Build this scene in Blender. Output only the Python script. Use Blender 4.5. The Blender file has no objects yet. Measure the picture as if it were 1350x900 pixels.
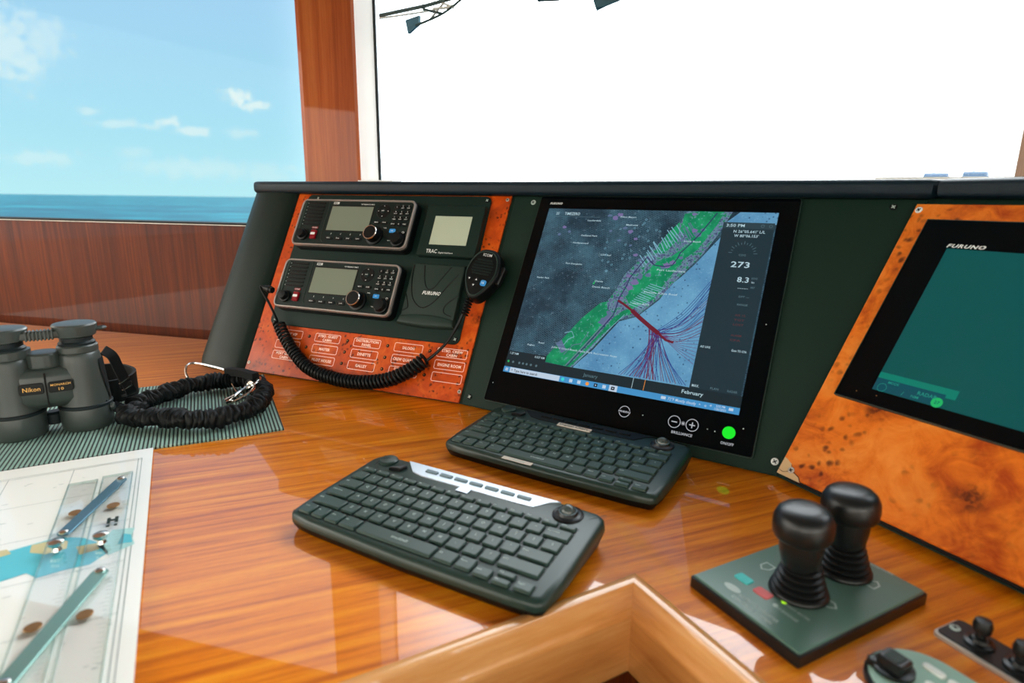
import bpy, bmesh, math, random
from mathutils import Matrix, Vector
random.seed(7)
sc = bpy.context.scene
col = sc.collection
PI = math.pi
sin, cos = math.sin, math.cos

# ------------------------------------------------------------------ camera, world, exposure
PITCH, ROLL, FPX, CAMZ = 0.23033, 0.012778, 794.06, 0.34124
fw = Vector((0, cos(PITCH), -sin(PITCH)))
up0 = Vector((1, 0, 0)).cross(fw)
rt = Vector((1, 0, 0)) * cos(ROLL) + up0 * sin(ROLL)
up = -Vector((1, 0, 0)) * sin(ROLL) + up0 * cos(ROLL)
cd = bpy.data.cameras.new('camera'); cam = bpy.data.objects.new('camera', cd); col.objects.link(cam)
cam.matrix_world = Matrix(((rt.x, up.x, -fw.x, 0), (rt.y, up.y, -fw.y, 0), (rt.z, up.z, -fw.z, CAMZ), (0, 0, 0, 1)))
cd.sensor_width = 36; cd.lens = FPX / 1350 * 36; cd.clip_start = .02; cd.clip_end = 20000
cd.dof.use_dof = True; cd.dof.focus_distance = 1.0; cd.dof.aperture_fstop = 4.5
sc.camera = cam
sc.view_settings.view_transform = 'Standard'; sc.view_settings.look = 'None'
sc.view_settings.gamma = 1; sc.view_settings.use_curve_mapping = False
sc.view_settings.exposure = 0.0
sc.cycles.max_bounces = 8; sc.cycles.transparent_max_bounces = 16
sc.cycles.sample_clamp_indirect = 6


def C8(r, g, b, a=1.0):
    f = lambda c: c / 12.92 if c <= .04045 else ((c + .055) / 1.055) ** 2.4
    return (f(r / 255), f(g / 255), f(b / 255), a)


class NT:
    """small node-tree writer"""
    def __init__(s, tree): s.t = tree; s.n = tree.nodes; s.l = tree.links
    def node(s, kind, **kw):
        n = s.n.new(kind)
        for k, v in kw.items(): setattr(n, k, v)
        return n
    def put(s, sock, v):
        if isinstance(v, bpy.types.NodeSocket): s.l.new(v, sock)
        else: sock.default_value = v
    def math(s, op, a, b=0.0, c=None, clamp=False):
        n = s.node('ShaderNodeMath', operation=op, use_clamp=clamp); s.put(n.inputs[0], a); s.put(n.inputs[1], b)
        if c is not None: s.put(n.inputs[2], c)
        return n.outputs[0]
    def smooth(s, v, a, b, lo=0., hi=1.):
        n = s.node('ShaderNodeMapRange', interpolation_type='SMOOTHSTEP'); s.put(n.inputs[0], v)
        for i, q in enumerate((a, b, lo, hi)): n.inputs[i + 1].default_value = q
        return n.outputs[0]
    def mix(s, f, a, b, mode='MIX'):
        n = s.node('ShaderNodeMix', data_type='RGBA', blend_type=mode); s.put(n.inputs[0], f); s.put(n.inputs[6], a); s.put(n.inputs[7], b)
        return n.outputs[2]
    def noise(s, vec, scale, detail=4, rough=.55, dist=0.):
        n = s.node('ShaderNodeTexNoise'); s.put(n.inputs['Vector'], vec)
        n.inputs['Scale'].default_value = scale; n.inputs['Detail'].default_value = detail
        n.inputs['Roughness'].default_value = rough; n.inputs['Distortion'].default_value = dist
        return n.outputs[0]
    def mapping(s, vec, loc=(0, 0, 0), rot=(0, 0, 0), scale=(1, 1, 1)):
        n = s.node('ShaderNodeMapping'); s.put(n.inputs[0], vec)
        n.inputs[1].default_value = loc; n.inputs[2].default_value = rot; n.inputs[3].default_value = scale
        return n.outputs[0]
    def ramp(s, f, stops):
        n = s.node('ShaderNodeValToRGB'); s.put(n.inputs[0], f); e = n.color_ramp.elements
        while len(e) < len(stops): e.new(.5)
        for k, (p, c) in enumerate(stops): e[k].position = p; e[k].color = c
        return n.outputs[0]


# ---- sky: blue with small clouds to port, a blinding white bank of glare ahead, warm sky behind brightened as added cabin fill
w = bpy.data.worlds.new('sky'); sc.world = w; w.use_nodes = True
T = NT(w.node_tree); T.n.clear()
tc = T.node('ShaderNodeTexCoord').outputs['Generated']
sep = T.node('ShaderNodeSeparateXYZ'); T.l.new(tc, sep.inputs[0]); X, Y, Z = sep.outputs
az = T.math('MULTIPLY', T.math('ARCTAN2', X, Y), 180 / PI)
el = T.math('MULTIPLY', T.math('ARCSINE', Z), 180 / PI)
blue = T.ramp(T.math('DIVIDE', el, 40.), [(0, C8(184, 236, 244)), (.12, C8(170, 226, 243)), (.30, C8(166, 216, 243)), (.5, C8(166, 208, 243)), (1, C8(90, 160, 225))])
comb = T.node('ShaderNodeCombineXYZ'); T.put(comb.inputs[0], az); T.put(comb.inputs[1], el)
wob = T.noise(comb.outputs[0], 1.1, 7, .68)
wob2 = T.noise(T.mapping(comb.outputs[0], loc=(31, 7, 0)), .35, 4, .6)
clouds = None
for (a0, e0, ra, re, s) in ((-38.2, 9.8, 2.7, 2.6, .62), (-36, 10.6, 1.6, 1.8, .45), (-23.4, 7.9, 1.25, .8, 1.0), (-22.2, 7.3, 1.3, .45, .9), (-28.6, 5.7, 1.0, .5, .8),
                            (-26.8, 5.1, 1.6, .4, .7), (-31.6, 5.3, 2.0, .35, .5), (-33.8, 6.0, .9, .35, .5), (-23.4, 5.1, 1.2, .5, .4), (-37, 2.6, 2.2, .6, .4), (-27, 2.2, 5, .9, .35), (-31, 3.2, 1.4, .5, .3), (-22, 2.0, 3, 1.0, .3)):
    dx = T.math('DIVIDE', T.math('SUBTRACT', az, a0), ra); dy = T.math('DIVIDE', T.math('SUBTRACT', el, e0), re)
    d = T.math('SQRT', T.math('ADD', T.math('MULTIPLY', dx, dx), T.math('MULTIPLY', dy, dy)))
    d = T.math('ADD', d, T.math('MULTIPLY', T.math('SUBTRACT', wob, .5), 3.6))
    c = T.math('MULTIPLY', T.smooth(d, 1.15, .35), s)
    clouds = c if clouds is None else T.math('MAXIMUM', clouds, c)
skycol = T.mix(clouds, blue, C8(226, 244, 244))
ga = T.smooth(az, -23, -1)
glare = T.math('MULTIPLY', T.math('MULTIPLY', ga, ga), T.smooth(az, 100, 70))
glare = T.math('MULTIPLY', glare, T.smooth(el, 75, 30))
high = T.math('MULTIPLY', T.smooth(el, 23, 33), T.smooth(el, 70, 50))          # added bright band higher up to port, for reflections and top light
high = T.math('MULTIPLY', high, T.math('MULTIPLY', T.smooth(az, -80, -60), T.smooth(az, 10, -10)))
astern_fill = T.math('SUBTRACT', 1.0, T.math('MULTIPLY', T.smooth(az, -95, -60), T.smooth(az, 130, 90)))
skycol = T.mix(astern_fill, skycol, (6.2, 5.9, 5.2, 1))
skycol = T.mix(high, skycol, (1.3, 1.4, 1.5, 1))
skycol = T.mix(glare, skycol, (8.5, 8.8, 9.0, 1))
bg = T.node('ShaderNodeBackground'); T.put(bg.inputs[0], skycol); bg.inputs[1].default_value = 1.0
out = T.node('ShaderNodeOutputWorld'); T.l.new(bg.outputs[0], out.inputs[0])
sc.world.cycles.sampling_method = 'AUTOMATIC'

# ------------------------------------------------------------------ materials
def newmat(name):
    m = bpy.data.materials.new(name); m.use_nodes = True
    t = NT(m.node_tree); b = t.n['Principled BSDF']
    return m, t, b


def mat(name, c, rough=.5, metal=0., coat=0., spec=.22, emit=0., bump=None, alpha=None):
    m, t, b = newmat(name)
    b.inputs['Base Color'].default_value = c; b.inputs['Roughness'].default_value = rough
    b.inputs['Metallic'].default_value = metal; b.inputs['Coat Weight'].default_value = coat
    b.inputs['Coat Roughness'].default_value = .04
    b.inputs['Specular IOR Level'].default_value = spec
    if emit:
        b.inputs['Emission Color'].default_value = c; b.inputs['Emission Strength'].default_value = emit
        b.inputs['Base Color'].default_value = (0, 0, 0, 1)
    if bump:
        sc_, st = bump
        tcn = t.node('ShaderNodeTexCoord').outputs['Object']
        bn = t.node('ShaderNodeBump'); bn.inputs['Strength'].default_value = st; bn.inputs['Distance'].default_value = .001
        t.put(bn.inputs['Height'], t.noise(tcn, sc_, 3)); t.l.new(bn.outputs[0], b.inputs['Normal'])
    return m


def wood(name, dark, mid, light, az=0., stretch=14., scale=9., rough=.3, coat=1., vertical=False, line=.35):
    m, t, b = newmat(name)
    v = t.node('ShaderNodeTexCoord').outputs['Object']
    v = t.mapping(v, rot=(0, 0, -az))
    if vertical: v = t.mapping(v, scale=(stretch, stretch, 1))
    else: v = t.mapping(v, scale=(1, stretch, stretch))
    n1 = t.noise(v, scale * .35, 5, .6, .3)
    n2 = t.noise(v, scale * 2.2, 4, .7, .1)
    n2 = t.math('ADD', t.math('MULTIPLY', n2, .6), t.math('MULTIPLY', t.noise(v, scale * 6, 3, .7), .4))
    n3 = t.noise(t.mapping(v, scale=(2, 3, 3) if not vertical else (3, 3, 2)), scale * 4, 3, .7)
    f = t.math('ADD', t.math('MULTIPLY', n1, .62), t.math('MULTIPLY', n2, .38))
    c = t.ramp(f, [(.34, dark), (.5, mid), (.66, light)])
    c = t.mix(t.smooth(n3, .52, .72, 0, line), c, dark)
    t.put(b.inputs['Base Color'], c)
    b.inputs['Roughness'].default_value = rough
    b.inputs['Coat Weight'].default_value = coat; b.inputs['Coat Roughness'].default_value = .03; b.inputs['Specular IOR Level'].default_value = .2
    return m


def burl(name, base, light, knot, scale=1.0, seed=0., dens=.5):
    m, t, b = newmat(name)
    v0 = t.mapping(t.node('ShaderNodeTexCoord').outputs['Object'], loc=(seed, seed * .7, 0))
    n1 = t.noise(v0, 9 * scale, 5, .6, 1.6)
    n2 = t.noise(v0, 34 * scale, 4, .65, 1.2)
    c = t.ramp(t.math('ADD', t.math('MULTIPLY', n1, .6), t.math('MULTIPLY', n2, .4)), [(.36, C8(168, 62, 14)), (.5, base), (.64, light)])
    # warped cell spots in clusters
    nz = t.node('ShaderNodeTexNoise'); t.put(nz.inputs['Vector'], v0); nz.inputs['Scale'].default_value = 60 * scale
    wv = t.node('ShaderNodeVectorMath', operation='MULTIPLY_ADD'); t.l.new(nz.outputs[1], wv.inputs[0]); wv.inputs[1].default_value = (.012, .012, .012); t.put(wv.inputs[2], v0)
    vo = t.node('ShaderNodeTexVoronoi'); t.l.new(wv.outputs[0], vo.inputs['Vector']); vo.inputs['Scale'].default_value = 95 * scale
    spot = t.smooth(vo.outputs['Distance'], .42, .12)
    clus = t.smooth(t.noise(t.mapping(v0, loc=(3, 5, 1)), 13 * scale, 3, .6), .5 + (.5 - dens) * .2, .66 + (.5 - dens) * .2)
    k = t.math('MULTIPLY', spot, clus)
    big = t.node('ShaderNodeTexVoronoi'); t.l.new(wv.outputs[0], big.inputs['Vector']); big.inputs['Scale'].default_value = 17 * scale
    halo = t.math('MULTIPLY', t.smooth(big.outputs['Distance'], .34, .08), t.smooth(t.noise(v0, 5 * scale, 2), .48, .6))
    c = t.mix(t.math('MULTIPLY', halo, .55), c, C8(120, 42, 12))
    core = t.math('MULTIPLY', halo, t.smooth(t.noise(v0, 120 * scale, 3), .45, .6))
    c = t.mix(t.math('MAXIMUM', t.math('MULTIPLY', k, .85), t.math('MULTIPLY', core, .8)), c, knot)
    t.put(b.inputs['Base Color'], c); b.inputs['Roughness'].default_value = .35
    b.inputs['Coat Weight'].default_value = .16; b.inputs['Coat Roughness'].default_value = .08; b.inputs['Specular IOR Level'].default_value = .25
    return m


M = {}
M['table'] = wood('varnished_teak', C8(166, 72, 0), C8(226, 124, 2), C8(248, 162, 28), az=math.radians(22), stretch=26, scale=11, rough=.35, line=.5)
M['edge'] = wood('varnished_edge', C8(178, 106, 48), C8(212, 144, 78), C8(228, 172, 110), az=math.radians(29), stretch=10, scale=6, rough=.3, line=.1)
M['edge2'] = wood('varnished_edge_side', C8(178, 106, 48), C8(212, 144, 78), C8(228, 172, 110), az=math.radians(-61), stretch=10, scale=6, rough=.3, line=.1)
M['wall'] = wood('dark_mahogany', C8(58, 18, 0), C8(84, 30, 0), C8(112, 48, 2), az=0, stretch=40, scale=6, rough=.5, coat=.22, vertical=True)
M['post'] = wood('mahogany_post', C8(148, 60, 14), C8(186, 88, 28), C8(208, 112, 44), az=0, stretch=45, scale=3, rough=.4, coat=.3, vertical=True)
M['post2'] = wood('weathered_post', C8(120, 84, 60), C8(160, 118, 88), C8(186, 146, 116), az=0, stretch=16, scale=9, rough=.5, coat=.3, vertical=True)
M['burl'] = burl('burl_veneer_dense', C8(196, 72, 10), C8(216, 98, 24), C8(38, 8, 3), 1.15, 1.3, .95)
M['burl2'] = burl('burl_veneer', C8(226, 116, 28), C8(242, 144, 56), C8(70, 26, 12), .85, 4.6, .85)
M['vinyl'] = mat('black_vinyl', C8(15, 33, 27), .42, bump=(900, .35))
M['coam'] = mat('coaming_vinyl', C8(12, 32, 42), .4, bump=(700, .5))
M['panel'] = mat('dark_panel', C8(16, 40, 31), .55, bump=(1500, .1))
M['plate'] = mat('plate_dark', C8(13, 36, 31), .5)
M['black'] = mat('black_plastic', C8(9, 13, 14), .4)
M['ballsheen'] = mat('trackball_sheen', C8(70, 80, 78), .12, spec=.6)  # the ball's grey reflection is put into its base colour
M['cord'] = mat('cord_rubber', C8(14, 19, 20), .32)
M['blackgloss'] = mat('black_glass', C8(2, 5, 8), .12, spec=.16)
M['rubber'] = mat('black_rubber', C8(12, 15, 16), .4, spec=.45)
M['radioface'] = mat('radio_face', C8(14, 30, 27), .45)
M['silver'] = mat('brushed_silver', C8(176, 168, 162), .38, metal=.7)
M['chrome'] = mat('chrome', C8(215, 212, 205), .15, metal=1.)
M['white'] = mat('white_print', C8(225, 230, 228), .5)
M['dimwhite'] = mat('grey_print', C8(178, 194, 188), .5)
M['labelwhite'] = mat('label_white', C8(255, 222, 208), .5)
M['lcd'] = mat('lcd_grey', C8(118, 128, 112), .3, spec=.3)
M['lcd2'] = mat('lcd_pale', C8(178, 190, 168), .3, spec=.3)
M['red'] = mat('red_cover', C8(128, 12, 26), .4)
M['bluebtn'] = mat('blue_button', C8(60, 150, 210), .4, emit=.8)
M['cover'] = mat('cover_plastic', C8(36, 52, 46), .5)
M['kbtop'] = mat('keyboard_shell', C8(34, 54, 48), .33, spec=.45)
M['key'] = mat('key_cap', C8(46, 68, 62), .38, spec=.4)
M['kbblack'] = mat('keyboard_base', C8(7, 10, 10), .4)
M['kbsilver'] = mat('keyboard_silver', C8(200, 212, 224), .22, metal=.35)
M['medsil'] = mat('media_key', C8(110, 130, 138), .35)
M['sticker'] = mat('sticker', C8(214, 204, 190), .6)
M['paper'] = mat('chart_paper', C8(246, 247, 240), .4, coat=.8)
M['cyan'] = mat('chart_cyan', C8(96, 196, 212), .5)
M['cyan2'] = mat('chart_pale_cyan', C8(176, 220, 216), .5)
M['tan'] = mat('chart_tan', C8(206, 196, 150), .5)
M['ink'] = mat('chart_ink', C8(120, 140, 134), .6)
M['darkink'] = mat('chart_dark_ink', C8(34, 52, 48), .6)
M['brass'] = mat('brass', C8(150, 112, 70), .35, metal=.6)
M['arm'] = mat('ruler_arm', C8(86, 124, 142), .3, metal=.5)
M['arm2'] = mat('ruler_arm_pale', C8(128, 168, 160), .3, metal=.5)
M['binoc'] = mat('binocular_rubber', C8(58, 66, 63), .34, spec=.5, bump=(800, .15))
M['binoc2'] = mat('binocular_grip', C8(24, 34, 36), .45, bump=(800, .2))
M['gold'] = mat('gold_print', C8(228, 176, 96), .4)
M['strap'] = mat('strap_black', C8(9, 12, 13), .6, bump=(600, .4))
M['scrunch'] = mat('lanyard_cloth', C8(10, 14, 15), .5, bump=(350, .5))
M['joyplate'] = mat('joystick_plate', C8(84, 116, 104), .3, spec=.6)  # base colour lifted to include the sky reflected in the plate
M['joyblack'] = mat('joystick_black', C8(12, 15, 16), .36, spec=.5)
M['cyanbtn'] = mat('cyan_button', C8(70, 190, 186), .4)
M['redbtn'] = mat('red_button', C8(206, 96, 96), .4)
M['led'] = mat('green_led', C8(170, 235, 40), .4, emit=1.2)
M['greenlamp'] = mat('green_lamp', C8(20, 235, 40), .4, emit=1.0)
M['glow_white'] = mat('lit_white_print', C8(196, 200, 206), .4, emit=.8)
M['btnwhite'] = mat('white_button', C8(226, 232, 226), .4)
M['dialgreen'] = mat('dial_face', C8(150, 186, 170), .35)
M['alu'] = mat('aluminium', C8(196, 190, 180), .4, metal=.6)
M['gasket'] = mat('window_gasket', C8(18, 26, 26), .6)
M['whitepaint'] = mat('white_gloss_paint', C8(236, 236, 232), .25)
M['ceil'] = mat('ceiling_cream', C8(226, 216, 200), .6)
M['rearwall'] = mat('cabin_lining', C8(176, 138, 104), .6)
M['floor'] = wood('cabin_floor', C8(14, 12, 11), C8(22, 18, 16), C8(30, 24, 20), az=.5, stretch=8, scale=4, rough=.6, coat=0)
M['wiper'] = mat('wiper_metal', C8(62, 76, 72), .5, metal=.3)
M['wiperblue'] = mat('wiper_bracket', C8(70, 104, 116), .6)
M['yacht'] = mat('far_yacht_haze', C8(86, 106, 134), .6)  # pale blue-grey is distance haze put into the colour, not hull paint
M['yachtdark'] = mat('far_yacht_glass_haze', C8(64, 86, 114), .4)  # the same haze mixed into window bands and mast
M['veneerchip'] = mat('bare_ply', C8(206, 172, 128), .6, bump=(200, .3))
M['hole'] = mat('dark_hole', C8(10, 8, 8), .6)

# glass pane and clear acrylic: straight-through with a weak mirror
def clear(name, tint, g=.05, rough=0.02):
    m = bpy.data.materials.new(name); m.use_nodes = True; t = NT(m.node_tree); t.n.clear()
    tr = t.node('ShaderNodeBsdfTransparent'); tr.inputs[0].default_value = tint
    gl = t.node('ShaderNodeBsdfGlossy'); gl.inputs['Roughness'].default_value = rough
    lw = t.node('ShaderNodeLayerWeight'); fz = t.math('POWER', lw.outputs['Facing'], 4.0)
    mx = t.node('ShaderNodeMixShader'); t.put(mx.inputs[0], t.math('MULTIPLY', t.math('ADD', fz, .04), g, clamp=True))
    t.l.new(tr.outputs[0], mx.inputs[1]); t.l.new(gl.outputs[0], mx.inputs[2])
    o = t.node('ShaderNodeOutputMaterial'); t.l.new(mx.outputs[0], o.inputs[0])
    return m
M['glass'] = clear('window_glass', (.985, 1, 1, 1), .05)
M['acrylic'] = clear('clear_acrylic', (.995, .998, .996, 1), .8)
M['acredge'] = clear('acrylic_edge', (.88, .94, .92, 1), 1.0)

m, t, b = newmat('milky_glass_border'); t.n.clear()
df = t.node('ShaderNodeBsdfDiffuse'); df.inputs[0].default_value = (.85, .85, .83, 1); tl_ = t.node('ShaderNodeBsdfTranslucent'); tl_.inputs[0].default_value = (.8, .79, .76, 1)
mx = t.node('ShaderNodeMixShader'); mx.inputs[0].default_value = .6; t.l.new(df.outputs[0], mx.inputs[1]); t.l.new(tl_.outputs[0], mx.inputs[2])
o = t.node('ShaderNodeOutputMaterial'); t.l.new(mx.outputs[0], o.inputs[0]); M['frit'] = m

# sea
m, t, b = newmat('sea_water')
v = t.node('ShaderNodeTexCoord').outputs['Object']
n = t.noise(t.mapping(v, scale=(.003, .010, 1)), 1, 6, .65)
n2 = t.noise(t.mapping(v, scale=(.05, .12, 1)), 1, 5, .6)
cc = t.ramp(t.math('ADD', t.math('MULTIPLY', n, .5), t.math('MULTIPLY', n2, .5)), [(.38, C8(0, 46, 66)), (.5, C8(0, 68, 88)), (.60, C8(20, 114, 128))])
t.put(b.inputs['Base Color'], cc); b.inputs['Roughness'].default_value = .55; b.inputs['Specular IOR Level'].default_value = .12
M['sea'] = m

# ribbed woven mat
m, t, b = newmat('ribbed_mat')
v = t.node('ShaderNodeTexCoord').outputs['Object']
sp = t.node('ShaderNodeSeparateXYZ'); t.put(sp.inputs[0], v)
wx = t.math('SINE', t.math('MULTIPLY', sp.outputs[0], 2 * PI / .0052))
wy = t.math('SINE', t.math('MULTIPLY', sp.outputs[1], 2 * PI / .0034))
rib = t.smooth(wx, -.75, .1)
c = t.mix(rib, C8(38, 46, 44), t.mix(t.smooth(wy, -.6, .6), C8(112, 150, 138), C8(164, 200, 186)))
t.put(b.inputs['Base Color'], c); b.inputs['Roughness'].default_value = .6
bn = t.node('ShaderNodeBump'); bn.inputs['Strength'].default_value = .8; bn.inputs['Distance'].default_value = .0012
t.put(bn.inputs['Height'], t.math('ADD', rib, t.math('MULTIPLY', wy, .15))); t.l.new(bn.outputs[0], b.inputs['Normal'])
M['mat'] = m


def screenmat(name, c, e=1.0):
    m, t, b = newmat(name)
    b.inputs['Base Color'].default_value = (.004, .006, .008, 1); b.inputs['Roughness'].default_value = .15
    b.inputs['Specular IOR Level'].default_value = .25
    b.inputs['Emission Color'].default_value = c; b.inputs['Emission Strength'].default_value = e
    return m, t, b
# land on the chartplotter: dim satellite picture with a grid of streets
m, t, b = screenmat('map_land', (0, 0, 0, 1), .9)
v = t.node('ShaderNodeTexCoord').outputs['Object']
vr = t.mapping(v, rot=(0, 0, .45))
br = t.node('ShaderNodeTexBrick'); t.put(br.inputs['Vector'], vr); br.inputs['Scale'].default_value = 90; br.inputs['Mortar Size'].default_value = .03
br.inputs['Color1'].default_value = (0, 0, 0, 1); br.inputs['Color2'].default_value = (.25, .25, .25, 1); br.inputs['Mortar'].default_value = (1, 1, 1, 1)
c = t.ramp(t.noise(v, 24, 6, .7), [(.35, C8(18, 40, 56)), (.5, C8(34, 64, 82)), (.66, C8(58, 94, 112))])
c = t.mix(t.math('MULTIPLY', br.outputs[0], .30), c, C8(110, 150, 166)); c = t.mix(t.smooth(t.noise(t.mapping(v, loc=(2, 1, 0)), 11, 3), .5, .62, 0, .6), c, C8(16, 34, 48))
c = t.mix(t.smooth(t.noise(v, 260, 2), .62, .75, 0, .4), c, C8(140, 170, 186))
t.put(b.inputs['Emission Color'], c); M['land'] = m
m, t, b = screenmat('map_ocean', (0, 0, 0, 1), .9)
v = t.node('ShaderNodeTexCoord').outputs['Object']
vo = t.node('ShaderNodeTexVoronoi'); t.put(vo.inputs['Vector'], v); vo.inputs['Scale'].default_value = 150; vo.inputs['Randomness'].default_value = .6
dots = t.smooth(vo.outputs['Distance'], .30, .16, 0, .9)
c = t.ramp(t.noise(v, 18, 4), [(.35, C8(84, 140, 182)), (.65, C8(108, 168, 204))])
c = t.mix(dots, c, C8(34, 70, 110)); c = t.mix(t.smooth(t.noise(v, 420, 2), .58, .7, 0, .35), c, C8(150, 200, 224)); t.put(b.inputs['Emission Color'], c); M['ocean'] = m
m, t, b = screenmat('map_coast', (0, 0, 0, 1), .9)
v = t.node('ShaderNodeTexCoord').outputs['Object']
c = t.ramp(t.noise(v, 170, 4, .7), [(.38, C8(50, 80, 104)), (.46, C8(94, 102, 142)), (.52, C8(116, 150, 172)), (.57, C8(18, 128, 90))])
t.put(b.inputs['Emission Color'], c); M['coast'] = m
m, t, b = screenmat('map_green', (0, 0, 0, 1))
v = t.node('ShaderNodeTexCoord').outputs['Object']
c = t.ramp(t.noise(v, 60, 4), [(.4, C8(10, 124, 84)), (.62, C8(24, 150, 98))]); c = t.mix(t.smooth(t.noise(v, 240, 3), .60, .68, 0, .7), c, C8(110, 150, 170))
t.put(b.inputs['Emission Color'], c); M['green'] = m
for k, c, e in (('violet', C8(120, 110, 160), .9), ('mauve', C8(92, 112, 146), .9), ('channel', C8(44, 40, 92), 1), ('trackred', C8(104, 26, 44), 1), ('trackblue', C8(40, 58, 130), 1), ('trackmauve', C8(96, 60, 110), 1),
                ('canal', C8(120, 170, 190), 1), ('side', C8(30, 48, 56), 1), ('side2', C8(42, 62, 70), 1), ('strip', C8(24, 38, 44), 1), ('task', C8(66, 142, 196), 1), ('search', C8(186, 204, 222), 1),
                ('scrtext', C8(176, 204, 214), 1), ('scrdim', C8(84, 112, 122), 1), ('scrred', C8(88, 48, 52), 1), ('scrdark', C8(14, 22, 30), 1), ('teal', C8(0, 78, 76), 1), ('teal2', C8(0, 120, 102), 1),
                ('teal3', C8(4, 72, 84), 1), ('teal4', C8(0, 78, 74), 1), ('tealtext', C8(30, 140, 122), 1), ('tealgreen', C8(30, 176, 96), 1), ('orange', C8(240, 150, 60), 1), ('edgecyan', C8(60, 210, 210), 1)):
    M['s_' + k] = screenmat('screen_' + k, c, e)[0]


# ------------------------------------------------------------------ mesh builder
def offset_poly(poly, d):
    """move every edge of a CCW polygon inwards by d"""
    n = len(poly); res = []
    for i in range(n):
        p0, p1, p2 = Vector(poly[i - 1]), Vector(poly[i]), Vector(poly[(i + 1) % n])
        a = (p1 - p0); b_ = (p2 - p1)
        if a.length < 1e-9 or b_.length < 1e-9: res.append(tuple(p1)); continue
        a.normalize(); b_.normalize()
        na, nb = Vector((-a.y, a.x)), Vector((-b_.y, b_.x))
        q = na + nb
        if q.length < 1e-6: res.append(tuple(p1 + na * d)); continue
        q = q / max(.35, (1 + na.dot(nb)))
        res.append(tuple(p1 + q * d))
    return res


def rrect(w, h, r=0.0, seg=4, cx=0., cy=0.):
    if r <= 0: return [(cx - w / 2, cy - h / 2), (cx + w / 2, cy - h / 2), (cx + w / 2, cy + h / 2), (cx - w / 2, cy + h / 2)]
    pts = []
    for (sx, sy, a0) in ((1, -1, -PI / 2), (1, 1, 0), (-1, 1, PI / 2), (-1, -1, PI)):
        for k in range(seg + 1):
            a = a0 + k * PI / 2 / seg
            pts.append((cx + sx * (w / 2 - r) + r * cos(a), cy + sy * (h / 2 - r) + r * sin(a)))
    return pts


def circ(r, n=24, cx=0., cy=0.): return [(cx + r * cos(2 * PI * k / n), cy + r * sin(2 * PI * k / n)) for k in range(n)]


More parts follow.
